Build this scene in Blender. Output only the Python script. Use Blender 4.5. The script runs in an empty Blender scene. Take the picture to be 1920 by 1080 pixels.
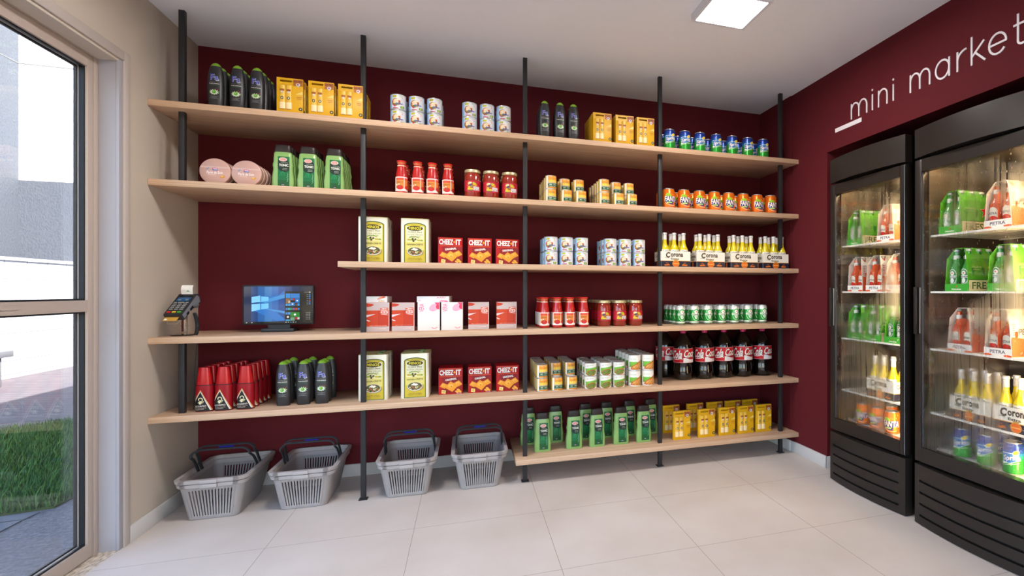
import bpy, bmesh, math, random
from mathutils import Vector, Matrix
from mathutils.geometry import tessellate_polygon
random.seed(7)
S = bpy.context.scene
COL = S.collection
PI = math.pi

# ------------------------------------------------------------------ camera
F_PX, CX_PX, CY_PX = 1000.86, 1219.13, 546.99
YAW = 0.3306
CAM_H = 1.12
cd = bpy.data.cameras.new('camera')
cam = bpy.data.objects.new('camera', cd)
COL.objects.link(cam)
cd.sensor_fit = 'HORIZONTAL'
cd.sensor_width = 36.0
cd.lens = F_PX / 1920 * 36.0
cd.shift_x = -(CX_PX - 960) / 1920
cd.shift_y = (CY_PX - 540) / 1920
cd.clip_start = 0.02
cd.clip_end = 200
cam.location = (0, 0, CAM_H)
cam.rotation_euler = (PI / 2, 0, -YAW)
S.camera = cam

# ------------------------------------------------------------------ world, sun, exposure
w = bpy.data.worlds.new('World')
S.world = w
w.use_nodes = True
nt = w.node_tree
nt.nodes.clear()
wo = nt.nodes.new('ShaderNodeOutputWorld')
bg = nt.nodes.new('ShaderNodeBackground')
sk = nt.nodes.new('ShaderNodeTexSky')
sk.sky_type = 'NISHITA'
sk.sun_disc = False
sk.sun_elevation = math.radians(45)
sk.sun_rotation = math.radians(135)
nt.links.new(sk.outputs[0], bg.inputs[0])
bg.inputs[1].default_value = 1.10
nt.links.new(bg.outputs[0], wo.inputs[0])

sl = bpy.data.lights.new('sun', 'SUN')
sl.energy = 24.0
sl.angle = math.radians(0.6)
sl.color = (1.0, 0.96, 0.9)
sun = bpy.data.objects.new('sun', sl)
COL.objects.link(sun)
sun.location = (4, -4, 8)
sun.rotation_euler = Vector((-0.5, 0.5, -0.7)).to_track_quat('-Z', 'Y').to_euler()

S.view_settings.view_transform = 'Standard'
S.view_settings.look = 'None'
S.view_settings.exposure = 0.0
S.view_settings.gamma = 1.0
S.view_settings.use_curve_mapping = False
LAMP_STRENGTH = 103.0
LAMP_COLOR = (1.0, 0.955, 0.92)

# ------------------------------------------------------------------ materials
def lin(c):
    return c / 12.92 if c <= 0.04045 else ((c + 0.055) / 1.055) ** 2.4
def rgb(h):
    h = h.lstrip('#')
    return tuple(lin(int(h[i:i + 2], 16) / 255) for i in (0, 2, 4)) + (1,)
MATS = {}
def C(h, rough=0.5, metal=0.0, emit=0.0, spec=0.3, coat=0.0, noise=0.0):
    """procedural paint / print / plastic of one colour, cached"""
    k = (h, rough, metal, emit, spec, coat, noise)
    if k in MATS: return MATS[k]
    m = bpy.data.materials.new('paint_' + h)
    m.use_nodes = True
    t = m.node_tree
    b = t.nodes['Principled BSDF']
    b.inputs['Base Color'].default_value = rgb(h)
    b.inputs['Roughness'].default_value = rough
    b.inputs['Metallic'].default_value = metal
    b.inputs['Specular IOR Level'].default_value = spec
    b.inputs['Coat Weight'].default_value = coat
    if emit:
        b.inputs['Base Color'].default_value = (0.004, 0.004, 0.004, 1)
        b.inputs['Emission Color'].default_value = rgb(h)
        b.inputs['Emission Strength'].default_value = emit
    if noise:
        tc = t.nodes.new('ShaderNodeTexCoord')
        n = t.nodes.new('ShaderNodeTexNoise')
        n.inputs['Scale'].default_value = 90
        t.links.new(tc.outputs['Object'], n.inputs['Vector'])
        mr = t.nodes.new('ShaderNodeMapRange')
        mr.inputs[3].default_value = rough - noise
        mr.inputs[4].default_value = rough + noise
        t.links.new(n.outputs[0], mr.inputs[0])
        t.links.new(mr.outputs[0], b.inputs['Roughness'])
    MATS[k] = m
    return m

def newmat(name):
    m = bpy.data.materials.new(name)
    m.use_nodes = True
    t = m.node_tree
    return m, t, t.nodes['Principled BSDF']
def node(t, typ, **kw):
    n = t.nodes.new(typ)
    for k, v in kw.items():
        if k.startswith('i_'):
            n.inputs[int(k[2:])].default_value = v
        else:
            setattr(n, k, v)
    return n
def ramp(t, stops):
    r = t.nodes.new('ShaderNodeValToRGB')
    e = r.color_ramp.elements
    while len(e) < len(stops): e.new(0.5)
    for x, (p, c) in zip(e, stops):
        x.position = p
        x.color = rgb(c) if isinstance(c, str) else (c, c, c, 1)
    return r
def coords(t, scale=(1, 1, 1), loc=(0, 0, 0), rot=(0, 0, 0)):
    tc = t.nodes.new('ShaderNodeTexCoord')
    mp = t.nodes.new('ShaderNodeMapping')
    mp.inputs['Scale'].default_value = scale
    mp.inputs['Location'].default_value = loc
    mp.inputs['Rotation'].default_value = rot
    t.links.new(tc.outputs['Object'], mp.inputs[0])
    return mp

def wall_paint(name, col, rough=0.7, bump=0.03, spec=0.3):
    m, t, b = newmat(name)
    b.inputs['Base Color'].default_value = rgb(col)
    b.inputs['Roughness'].default_value = rough
    b.inputs['Specular IOR Level'].default_value = spec
    mp = coords(t, (60, 60, 60))
    n = node(t, 'ShaderNodeTexNoise')
    n.inputs['Scale'].default_value = 3
    t.links.new(mp.outputs[0], n.inputs['Vector'])
    bp = node(t, 'ShaderNodeBump')
    bp.inputs['Strength'].default_value = bump
    bp.inputs['Distance'].default_value = 0.004
    t.links.new(n.outputs[0], bp.inputs['Height'])
    t.links.new(bp.outputs[0], b.inputs['Normal'])
    return m
M_WINE = wall_paint('wine_wall_paint', '#5e1f25', 0.75, 0.03, 0.12)
M_CREAM = wall_paint('cream_wall_paint', '#c3b8aa')
M_CEIL = wall_paint('ceiling_paint', '#eef0f4')
M_TRIM = wall_paint('trim_paint', '#bdb3ac', 0.5, 0.0)
M_JAMB = wall_paint('jamb_paint', '#a3a1a6', 0.5, 0.0)
M_BASE = wall_paint('grey_baseboard', '#c9c6c4', 0.5, 0.0)
M_FRAME = C('#b5a79d', 0.45)

def m_floor():
    m, t, b = newmat('porcelain_floor_tiles')
    mp = coords(t, (1, 1, 1), (0.8344, -2.7496 + 0.5982 * 10, 0))
    br = node(t, 'ShaderNodeTexBrick', offset=0.0, squash=1.0)
    br.inputs['Scale'].default_value = 1.0
    br.inputs['Brick Width'].default_value = 0.5982
    br.inputs['Row Height'].default_value = 0.5982
    br.inputs['Mortar Size'].default_value = 0.0012
    br.inputs['Mortar Smooth'].default_value = 0.1
    t.links.new(mp.outputs[0], br.inputs['Vector'])
    n = node(t, 'ShaderNodeTexNoise')
    n.inputs['Scale'].default_value = 2.2
    n.inputs['Detail'].default_value = 6
    t.links.new(mp.outputs[0], n.inputs['Vector'])
    r = ramp(t, [(0.3, '#c6bbb2'), (0.7, '#d3cac3')])
    t.links.new(n.outputs[0], r.inputs[0])
    mx = node(t, 'ShaderNodeMix', data_type='RGBA')
    t.links.new(br.outputs['Fac'], mx.inputs[0])
    t.links.new(r.outputs[0], mx.inputs[6])
    mx.inputs[7].default_value = rgb('#8d8076')
    t.links.new(mx.outputs[2], b.inputs['Base Color'])
    b.inputs['Roughness'].default_value = 0.42
    b.inputs['Specular IOR Level'].default_value = 0.4
    return m
M_FLOOR = m_floor()

def m_wood():
    m, t, b = newmat('light_oak_laminate')
    mp = coords(t, (1.2, 26, 90))
    n = node(t, 'ShaderNodeTexNoise')
    n.inputs['Scale'].default_value = 2.0
    n.inputs['Detail'].default_value = 8
    n.inputs['Roughness'].default_value = 0.65
    t.links.new(mp.outputs[0], n.inputs['Vector'])
    r = ramp(t, [(0.25, '#b08c70'), (0.5, '#c6a486'), (0.75, '#d6b99d')])
    t.links.new(n.outputs[0], r.inputs[0])
    t.links.new(r.outputs[0], b.inputs['Base Color'])
    b.inputs['Roughness'].default_value = 0.5
    b.inputs['Specular IOR Level'].default_value = 0.35
    return m
M_WOOD = m_wood()
M_STEEL = C('#2d2d2f', 0.5, 0.1, noise=0.08)

def both_sides(t, fr):
    """a thin pane reflects alike from either face: undo the inside-of-glass index on back faces"""
    ge = node(t, 'ShaderNodeNewGeometry')
    mr = node(t, 'ShaderNodeMapRange')
    mr.inputs[3].default_value = 1.45
    mr.inputs[4].default_value = 1 / 1.45
    t.links.new(ge.outputs['Backfacing'], mr.inputs[0])
    t.links.new(mr.outputs[0], fr.inputs[0])
def m_glass(name='clear_glass', refl=0.09, tint='#ffffff'):
    m = bpy.data.materials.new(name)
    m.use_nodes = True
    t = m.node_tree
    t.nodes.clear()
    o = node(t, 'ShaderNodeOutputMaterial')
    tr = node(t, 'ShaderNodeBsdfTransparent')
    tr.inputs[0].default_value = rgb(tint)
    gl = node(t, 'ShaderNodeBsdfGlossy')
    gl.inputs['Roughness'].default_value = 0.02
    fr = node(t, 'ShaderNodeFresnel')
    fr.inputs[0].default_value = 1.45
    both_sides(t, fr)
    mul = node(t, 'ShaderNodeMath', operation='MULTIPLY_ADD')
    mul.inputs[1].default_value = 0.8
    mul.inputs[2].default_value = refl - 0.05
    mul.use_clamp = True
    t.links.new(fr.outputs[0], mul.inputs[0])
    mx = node(t, 'ShaderNodeMixShader')
    t.links.new(mul.outputs[0], mx.inputs[0])
    t.links.new(tr.outputs[0], mx.inputs[1])
    t.links.new(gl.outputs[0], mx.inputs[2])
    t.links.new(mx.outputs[0], o.inputs[0])
    return m
M_GLASS = m_glass('door_glass', 0.07)

def m_condensation():
    """fridge door pane: clear, with patches of frosted condensation and vertical run streaks"""
    m = bpy.data.materials.new('wet_fridge_glass')
    m.use_nodes = True
    t = m.node_tree
    t.nodes.clear()
    o = node(t, 'ShaderNodeOutputMaterial')
    tr = node(t, 'ShaderNodeBsdfTransparent')
    rf = node(t, 'ShaderNodeBsdfRefraction')
    rf.inputs['Roughness'].default_value = 0.3
    rf.inputs['IOR'].default_value = 1.06
    rf.inputs['Color'].default_value = (0.95, 0.95, 0.95, 1)
    df = node(t, 'ShaderNodeBsdfTranslucent')
    df.inputs[0].default_value = (0.6, 0.6, 0.6, 1)
    wet = node(t, 'ShaderNodeMixShader')
    wet.inputs[0].default_value = 0.22
    t.links.new(rf.outputs[0], wet.inputs[1])
    t.links.new(df.outputs[0], wet.inputs[2])
    tc = node(t, 'ShaderNodeTexCoord')
    def noise(sc, det, off):
        mp = node(t, 'ShaderNodeMapping')
        mp.inputs['Scale'].default_value = sc
        mp.inputs['Location'].default_value = off
        t.links.new(tc.outputs['Object'], mp.inputs[0])
        n = node(t, 'ShaderNodeTexNoise')
        n.inputs['Scale'].default_value = 1.0
        n.inputs['Detail'].default_value = det
        t.links.new(mp.outputs[0], n.inputs['Vector'])
        return n
    blot = noise((1, 3.2, 2.4), 1.5, (0.3, 1.15, 3.2))
    br = ramp(t, [(0.46, 0.0), (0.60, 1.0)])
    t.links.new(blot.outputs[0], br.inputs[0])
    st = noise((1, 130, 2.2), 1.0, (0, 0.7, 0))
    sr = ramp(t, [(0.34, 0.0), (0.42, 1.0)])
    t.links.new(st.outputs[0], sr.inputs[0])
    mul = node(t, 'ShaderNodeMath', operation='MULTIPLY')
    t.links.new(br.outputs[0], mul.inputs[0])
    t.links.new(sr.outputs[0], mul.inputs[1])
    fine = noise((1, 220, 60), 0.0, (5, 2, 1))
    fr_ = ramp(t, [(0.76, 0.0), (0.80, 0.7)])
    t.links.new(fine.outputs[0], fr_.inputs[0])
    mxx = node(t, 'ShaderNodeMath', operation='MAXIMUM')
    t.links.new(mul.outputs[0], mxx.inputs[0])
    t.links.new(fr_.outputs[0], mxx.inputs[1])
    mk = node(t, 'ShaderNodeMath', operation='MULTIPLY')
    mk.inputs[1].default_value = 0.92
    t.links.new(mxx.outputs[0], mk.inputs[0])
    m1 = node(t, 'ShaderNodeMixShader')
    t.links.new(mk.outputs[0], m1.inputs[0])
    t.links.new(tr.outputs[0], m1.inputs[1])
    t.links.new(wet.outputs[0], m1.inputs[2])
    gl = node(t, 'ShaderNodeBsdfGlossy')
    gl.inputs['Roughness'].default_value = 0.03
    fre = node(t, 'ShaderNodeFresnel')
    fre.inputs[0].default_value = 1.45
    both_sides(t, fre)
    m2 = node(t, 'ShaderNodeMixShader')
    t.links.new(fre.outputs[0], m2.inputs[0])
    t.links.new(m1.outputs[0], m2.inputs[1])
    t.links.new(gl.outputs[0], m2.inputs[2])
    t.links.new(m2.outputs[0], o.inputs[0])
    return m
M_WET = m_condensation()

# ------------------------------------------------------------------ mesh builder
class G:
    def __init__(s):
        s.v = []; s.f = []; s.m = []; s.mats = []
    def mi(s, m):
        if m not in s.mats: s.mats.append(m)
        return s.mats.index(m)
    def add(s, vs, fs, m):
        o = len(s.v); k = s.mi(m)
        s.v += [tuple(p) for p in vs]
        for f in fs:
            s.f.append([o + i for i in f]); s.m.append(k)
    def box(s, x0, y0, z0, x1, y1, z1, m, bev=0.0):
        if bev <= 0:
            vs = [(x, y, z) for z in (z0, z1) for y in (y0, y1) for x in (x0, x1)]
            s.add(vs, [(0, 2, 3, 1), (4, 5, 7, 6), (0, 1, 5, 4), (2, 6, 7, 3), (0, 4, 6, 2), (1, 3, 7, 5)], m)
            return s
        bm = bmesh.new()
        bmesh.ops.create_cube(bm, size=1)
        for v in bm.verts:
            v.co = Vector(((x0 + x1) / 2 + v.co.x * (x1 - x0), (y0 + y1) / 2 + v.co.y * (y1 - y0), (z0 + z1) / 2 + v.co.z * (z1 - z0)))
        bmesh.ops.bevel(bm, geom=list(bm.edges), offset=bev, segments=2, profile=0.5, affect='EDGES')
        bm.verts.index_update()
        s.add([v.co for v in bm.verts], [[v.index for v in f.verts] for f in bm.faces], m)
        bm.free()
        return s
    def loft(s, secs, m, n=40, cap=True, mats=None):
        """secs: (z, half_w, half_d, exponent[, cx, cy]) -> closed skin"""
        o = len(s.v)
        for q in secs:
            z, a, b, e = q[:4]
            cx, cy = (q[4], q[5]) if len(q) > 4 else (0, 0)
            for i in range(n):
                t = 2 * PI * (i + 0.5) / n
                c_, s_ = math.cos(t), math.sin(t)
                x = a * math.copysign(abs(c_) ** (2 / e), c_)
                y = b * math.copysign(abs(s_) ** (2 / e), s_)
                s.v.append((cx + x, cy + y, z))
        for k in range(len(secs) - 1):
            mm = s.mi(mats[k] if mats else m)
            for i in range(n):
                j = (i + 1) % n
                s.f.append([o + k * n + i, o + k * n + j, o + (k + 1) * n + j, o + (k + 1) * n + i]); s.m.append(mm)
        if cap:
            s.f.append([o + i for i in reversed(range(n))]); s.m.append(s.mi(mats[0] if mats else m))
            q = o + (len(secs) - 1) * n
            s.f.append([q + i for i in range(n)]); s.m.append(s.mi(mats[-1] if mats else m))
        return s
    def lathe(s, prof, m, n=28, mats=None, cx=0, cy=0):
        return s.loft([(z, r, r, 2, cx, cy) for r, z in prof], m, n, True, mats)
    def tube(s, pts, r, m, n=8, closed=False, flat=1.0):
        P = [Vector(p) for p in pts]
        o = len(s.v); N = len(P)
        up = None
        for i, p in enumerate(P):
            a = P[(i - 1) % N] if closed or i else p
            b = P[(i + 1) % N] if closed or i < N - 1 else p
            d = (b - a).normalized()
            if up is None:
                up = Vector((0, 0, 1)) if abs(d.z) < 0.9 else Vector((0, 1, 0))
            u = d.cross(up).normalized(); up = u.cross(d).normalized()
            rr = r[i] if isinstance(r, (list, tuple)) else r
            for k in range(n):
                t = 2 * PI * k / n
                q = p + u * math.cos(t) * rr + up * math.sin(t) * rr * flat
                s.v.append(tuple(q))
        mm = s.mi(m)
        for i in range(N if closed else N - 1):
            a, b = o + i * n, o + ((i + 1) % N) * n
            for k in range(n):
                l = (k + 1) % n
                s.f.append([a + k, a + l, b + l, b + k]); s.m.append(mm)
        if not closed:
            s.f.append([o + k for k in reversed(range(n))]); s.m.append(mm)
            s.f.append([o + (N - 1) * n + k for k in range(n)]); s.m.append(mm)
        return s
    def prism(s, pts, axis, a, b, m):
        """polygon pts (u,v) extruded along axis from a to b; axis 'x': (u,v)=(y,z); 'y': (x,z); 'z': (x,y)"""
        f = {'x': lambda u, v, w_: (w_, u, v), 'y': lambda u, v, w_: (u, w_, v), 'z': lambda u, v, w_: (u, v, w_)}[axis]
        n = len(pts)
        vs = [f(u, v, a) for u, v in pts] + [f(u, v, b) for u, v in pts]
        tris = [list(t) for t in tessellate_polygon([[Vector((u, v, 0)) for u, v in pts]])]
        fs = [t for t in tris] + [[i + n for i in reversed(t)] for t in tris]
        fs += [[i, (i + 1) % n, (i + 1) % n + n, i + n] for i in range(n)]
        s.add(vs, fs, m)
        return s
    def xf(s, M, start=0):
        s.v[start:] = [tuple(M @ Vector(p)) for p in s.v[start:]]
        return s
    def mesh(s, name, smooth=True, fixn=True):
        me = bpy.data.meshes.new(name)
        me.from_pydata(s.v, [], s.f)
        for m in s.mats: me.materials.append(m)
        me.polygons.foreach_set('material_index', s.m)
        if smooth:
            me.polygons.foreach_set('use_smooth', [True] * len(s.f))
        me.update()
        if fixn:
            bm = bmesh.new(); bm.from_mesh(me)
            bmesh.ops.recalc_face_normals(bm, faces=bm.faces)
            bm.to_mesh(me); bm.free()
        if smooth: me.set_sharp_from_angle(angle=0.6)
        return me
    def build(s, name, parent=None, loc=None, smooth=True, label=None, fixn=True):
        o = bpy.data.objects.new(name, s.mesh(name, smooth, fixn))
        COL.objects.link(o)
        if parent: o.parent = parent
        if loc: o.location = loc
        if label: o['label'] = label
        return o

# ------------------------------------------------------------------ printed artwork (flat shapes laid onto a surface)
TXT = {}
def text_tris(s, bold=0.0):
    k = (s, bold)
    if k in TXT: return TXT[k]
    cu = bpy.data.curves.new('t', 'FONT')
    cu.body = s
    cu.resolution_u = 2
    cu.offset = bold
    ob = bpy.data.objects.new('t', cu)
    COL.objects.link(ob)
    dg = bpy.context.evaluated_depsgraph_get()
    dg.update()
    oe = ob.evaluated_get(dg)
    me = oe.to_mesh()
    vs = [(v.co.x, v.co.y) for v in me.vertices]
    tr = [[vs[i] for i in p.vertices] for p in me.polygons]
    oe.to_mesh_clear()
    bpy.data.objects.remove(ob); bpy.data.curves.remove(cu)
    x0 = min(v[0] for v in vs); x1 = max(v[0] for v in vs)
    y0 = min(v[1] for v in vs); y1 = max(v[1] for v in vs)
    TXT[k] = (tr, x0, x1, y0, y1)
    return TXT[k]

class Art:
    def __init__(s): s.items = []; s.layer = 0
    def put(s, polys, m):
        s.items.append((polys, m, s.layer)); s.layer += 1
        return s
    def poly(s, pts, m):
        tr = tessellate_polygon([[Vector((u, v, 0)) for u, v in pts]])
        return s.put([[pts[i] for i in t] for t in tr], m)
    def rect(s, x0, z0, x1, z1, m):
        return s.put([[(x0, z0), (x1, z0), (x1, z1), (x0, z1)]], m)
    def oval(s, x, z, a, b, m, n=16, rot=0.0):
        c_, s_ = math.cos(rot), math.sin(rot)
        p = []
        for i in range(n):
            t = 2 * PI * i / n
            u, v = a * math.cos(t), b * math.sin(t)
            p.append((x + u * c_ - v * s_, z + u * s_ + v * c_))
        return s.put([p], m)
    def star(s, x, z, r, m, n=5, inner=0.4, rot=PI / 2):
        p = []
        for i in range(2 * n):
            q = r if i % 2 == 0 else r * inner
            t = rot + PI * i / n
            p.append((x + q * math.cos(t), z + q * math.sin(t)))
        return s.poly(p, m)
    def stroke(s, pts, wd, m):
        out = []
        for (ax, az), (bx, bz) in zip(pts, pts[1:]):
            dx, dz = bx - ax, bz - az
            L = math.hypot(dx, dz) or 1e-9
            nx, nz = -dz / L * wd / 2, dx / L * wd / 2
            ex, ez = dx / L * wd * 0.2, dz / L * wd * 0.2
            out.append([(ax + nx - ex, az + nz - ez), (ax - nx - ex, az - nz - ez), (bx - nx + ex, bz - nz + ez), (bx + nx + ex, bz + nz + ez)])
        return s.put(out, m)
    def text(s, txt, x, z, h, m, bold=0.0, wd=None, shear=0.0, rot=0.0, flip=False):
        """centred at x,z; h = overall height, wd = overall width"""
        tr, x0, x1, y0, y1 = text_tris(txt, bold)
        sz = h / (y1 - y0)
        sx = sz if wd is None else wd / (x1 - x0)
        c_, s_ = math.cos(rot), math.sin(rot)
        out = []
        for p in tr:
            q = []
            for u, v in p:
                U = (u - (x0 + x1) / 2) * sx
                V = (v - (y0 + y1) / 2) * sz
                U += V * shear
                if flip: U = -U
                q.append((x + U * c_ - V * s_, z + U * s_ + V * c_))
            out.append(q)
        return s.put(out, m)
    def lay(s, g, fn, step=None, base=0.0004, dl=0.00012, zstep=None):
        for polys, m, ly in s.items:
            d = base + ly * dl
            for p in polys:
                parts = strips(p, step) if step else [p]
                if zstep:
                    parts = [[(u, v) for v, u in q] for r in parts for q in strips([(v, u) for u, v in r], zstep)]
                for q in parts:
                    g.add([fn(u, v, d) for u, v in q], [list(range(len(q)))], m)
        return g
def clip(p, k, keep_gt):
    out = []
    for a, b in zip(p, p[1:] + p[:1]):
        ia, ib = (a[0] >= k) == keep_gt or a[0] == k, (b[0] >= k) == keep_gt or b[0] == k
        if ia: out.append(a)
        if ia != ib:
            t = (k - a[0]) / (b[0] - a[0])
            out.append((k, a[1] + t * (b[1] - a[1])))
    return out
def strips(p, step):
    lo = min(q[0] for q in p); hi = max(q[0] for q in p)
    a = math.floor(lo / step); b = math.ceil(hi / step)
    if b - a <= 1: return [p]
    out = []
    rest = list(p)
    for k in range(a + 1, b):
        l = clip(rest, k * step, False)
        if len(l) > 2: out.append(l)
        rest = clip(rest, k * step, True)
        if len(rest) < 3: break
    if len(rest) > 2: out.append(rest)
    return out
def on_front(D):                       # flat front at y=-D
    return lambda x, z, d: (x, -D - d, z)
def on_right(W, D):                    # flat right side at x=+W, art x runs 0..depth from the front
    return lambda x, z, d: (W + d, -D + x, z)
def on_left(W, D):                     # flat left side, art x runs 0 (front) .. depth
    return lambda x, z, d: (-W - d, -D + x, z)
def on_cyl(r):
    return lambda x, z, d: ((r + d) * math.sin(x / r), -(r + d) * math.cos(x / r), z)
def on_loft(secs):
    def f(x, z, d):
        for p, q in zip(secs, secs[1:]):
            if p[0] <= z <= q[0] or q is secs[-1]:
                t = max(0, min(1, (z - p[0]) / (q[0] - p[0])))
                a, b, e = (p[i] + t * (q[i] - p[i]) for i in (1, 2, 3))
                u = min(0.999, abs(x / a))
                return (x, -b * (1 - u ** e) ** (1 / e) - d, z)
    return f

# ------------------------------------------------------------------ things
def tag(o, label=None, cat=None, group=None, kind=None):
    if label: o['label'] = label
    if cat: o['category'] = cat
    if group: o['group'] = group
    if kind: o['kind'] = kind
    return o
def thing(name, loc=(0, 0, 0), label=None, cat=None, group=None):
    o = bpy.data.objects.new(name, None)
    o.empty_display_size = 0.02
    COL.objects.link(o)
    o.location = loc
    return tag(o, label, cat, group)
CH = {}
def children(o):
    return [c for c in COL.objects if c.parent == o]
def copy_tree(o):
    def rec(a, par):
        c = a.copy(); COL.objects.link(c)
        if par: c.parent = par
        for k in KIDS.get(a.name, []): rec(k, c)
        return c
    return rec(o, None)
KIDS = {}
USED = set()
def proto(root):
    """remember the parts of a finished thing so copies are quick"""
    def rec(a):
        k = [c for c in COL.objects if c.parent == a]
        if k: KIDS[a.name] = k
        for c in k: rec(c)
    rec(root)
    return root
def place(root, x, y, z, label, cat, group, rot=0.0, sc=1.0):
    o = root if root.name not in USED else copy_tree(root)
    USED.add(root.name)
    o.location = (x, y, z)
    o.rotation_euler = (0, 0, rot)
    o.scale = (sc, sc, sc)
    return tag(o, label, cat, group)
def struct(name, g, **k):
    return tag(g.build(name, **k), kind='structure')
# ------------------------------------------------------------------ room shell
XL, XR, YB, ZC = -1.427, 2.1666, 3.6565, 2.501
YN = -1.5                      # wall behind the viewer
g = G().box(-1.427, YN, -0.12, 2.9, YB + 0.15, 0.0, M_FLOOR)
struct('floor', g)
struct('ceiling', G().box(-1.6, YN - 0.1, ZC, 2.9, YB + 0.15, ZC + 0.1, M_CEIL))
struct('wall_back', G().box(-1.6, YB, 0, 2.9, YB + 0.15, ZC, M_WINE))
WX0, WX1, WZ1 = -1.1, 1.6, 2.15              # added unseen window behind the viewer, brings fill light to the ceiling
g = G()
g.box(-1.6, YN - 0.1, 0, WX0, YN, ZC, M_CREAM); g.box(WX1, YN - 0.1, 0, 2.9, YN, ZC, M_CREAM)
g.box(WX0, YN - 0.1, WZ1, WX1, YN, ZC, M_CREAM); g.box(WX0, YN - 0.1, -0.12, WX1, YN, 0.02, M_CREAM)
struct('wall_front', g)
win = thing('fill_window_1', (0, 0, 0)); win['kind'] = 'structure'
g = G()
for x in (WX0, (WX0 + WX1) / 2 - .025, WX1 - .05): g.box(x, YN - .07, .02, x + .05, YN - .02, WZ1, M_FRAME)
g.box(WX0 + .05, YN - .068, .02, WX1 - .05, YN - .022, .07, M_FRAME); g.box(WX0 + .05, YN - .068, WZ1 - .05, WX1 - .05, YN - .022, WZ1, M_FRAME)
g.build('fill_window_frame', win)
G().box(WX0 + .05, YN - .047, .07, WX1 - .05, YN - .043, WZ1 - .05, M_GLASS).build('fill_window_pane', win, smooth=False)
tag(G().box(-8, -14, -.2, 10, YN - .105, -.05, wall_paint('unseen_ground_dark', '#3b3b3d')).build('unseen_ground_front'), kind='structure')  # unseen ground outside the added window, kept dark to limit bounce
g = G()
g.box(XR - 0.008, 3.2407, 0, 2.9, YB, ZC, M_WINE)
g.box(XR, 2.8454, 0, 2.9, 3.2407, ZC, M_WINE)
g.box(XR, 1.36, 2.005, 2.9, 2.8454, ZC, M_WINE)
g.box(XR, YN, 0, 2.9, 1.36, ZC, M_WINE)
g.box(2.80, 1.36, 0, 2.9, 2.8454, 2.005, M_WINE)
struct('wall_right', g)
DY0, DY1, DZ = -0.985, 2.934, 2.118          # door opening, widened out of view to let in more daylight
g = G()
g.box(-1.541, DY1, 0, XL, YB, ZC, M_CREAM)
g.box(-1.541, YN, 0, XL, DY0, ZC, M_CREAM)
g.box(-1.541, DY0, DZ, XL, DY1, ZC, M_CREAM)
struct('wall_left', g)
# outside skin of the building the shop belongs to (its eaves throw the shade on the path)
M_OUT = wall_paint('outside_render', '#b9b4ae')
g = G()
g.box(-1.6, YB + 0.16, -0.05, 3.2, 9.5, 4.2, M_OUT)
g.box(-1.6, -1.75, ZC + 0.11, 3.2, YB + 0.16, 4.2, M_OUT)  # front edge kept short so sun reaches the added window
struct('wall_outside', g)

# baseboards
struct('baseboard_left', G().box(XL, 3.0025, 0, XL + 0.010, YB, 0.074, M_BASE, 0.0015))
struct('baseboard_back', G().box(XL, YB - 0.010, 0, XR - 0.008, YB, 0.074, M_BASE, 0.0015))
g = G().box(XR - 0.020, 3.234, 0, XR - 0.008, YB - 0.01, 0.074, M_BASE, 0.0015)
g.box(XR - 0.012, 2.835, 0, XR, 3.234, 0.074, M_BASE, 0.0015)
g.box(XR - 0.012, 2.833, 0, XR + 0.16, 2.845, 0.074, M_BASE, 0.0015)
struct('baseboard_right', g)
# casing around the glazed door
g = G()
g.box(XL, 2.958, 0, XL + 0.009, 3.0015, 2.172, M_TRIM, 0.002)
g.box(XL, DY0 - 0.06, DZ + 0.012, XL + 0.009, 2.958, 2.172, M_TRIM, 0.002)
g.box(XL - 0.010, DY1 - .003, 0, XL + 0.003, 2.9578, 2.13, M_JAMB, 0.001)
g.box(XL - 0.067, DY1 - 0.0015, 0.001, XL - 0.0102, DY1 - .0002, 2.1175, M_JAMB)
g.box(XL, DY0 - 0.06, 0, XL + 0.009, DY0 - 0.016, DZ + 0.012, M_TRIM, 0.002)
struct('trim_1', g)
# stone sill under the door
m, t, b = newmat('speckled_stone_sill')
n = node(t, 'ShaderNodeTexNoise'); n.inputs['Scale'].default_value = 90; n.inputs['Detail'].default_value = 4
mp = coords(t, (1, .35, 1)); t.links.new(mp.outputs[0], n.inputs['Vector'])
r = ramp(t, [(0.35, '#9c8c78'), (0.6, '#ddd0bf')]); t.links.new(n.outputs[0], r.inputs[0])
t.links.new(r.outputs[0], b.inputs['Base Color'])
M_SILL = m
struct('trim_2', G().box(-1.62, DY0, -0.12, XL, DY1, 0.0005, M_SILL))

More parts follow.
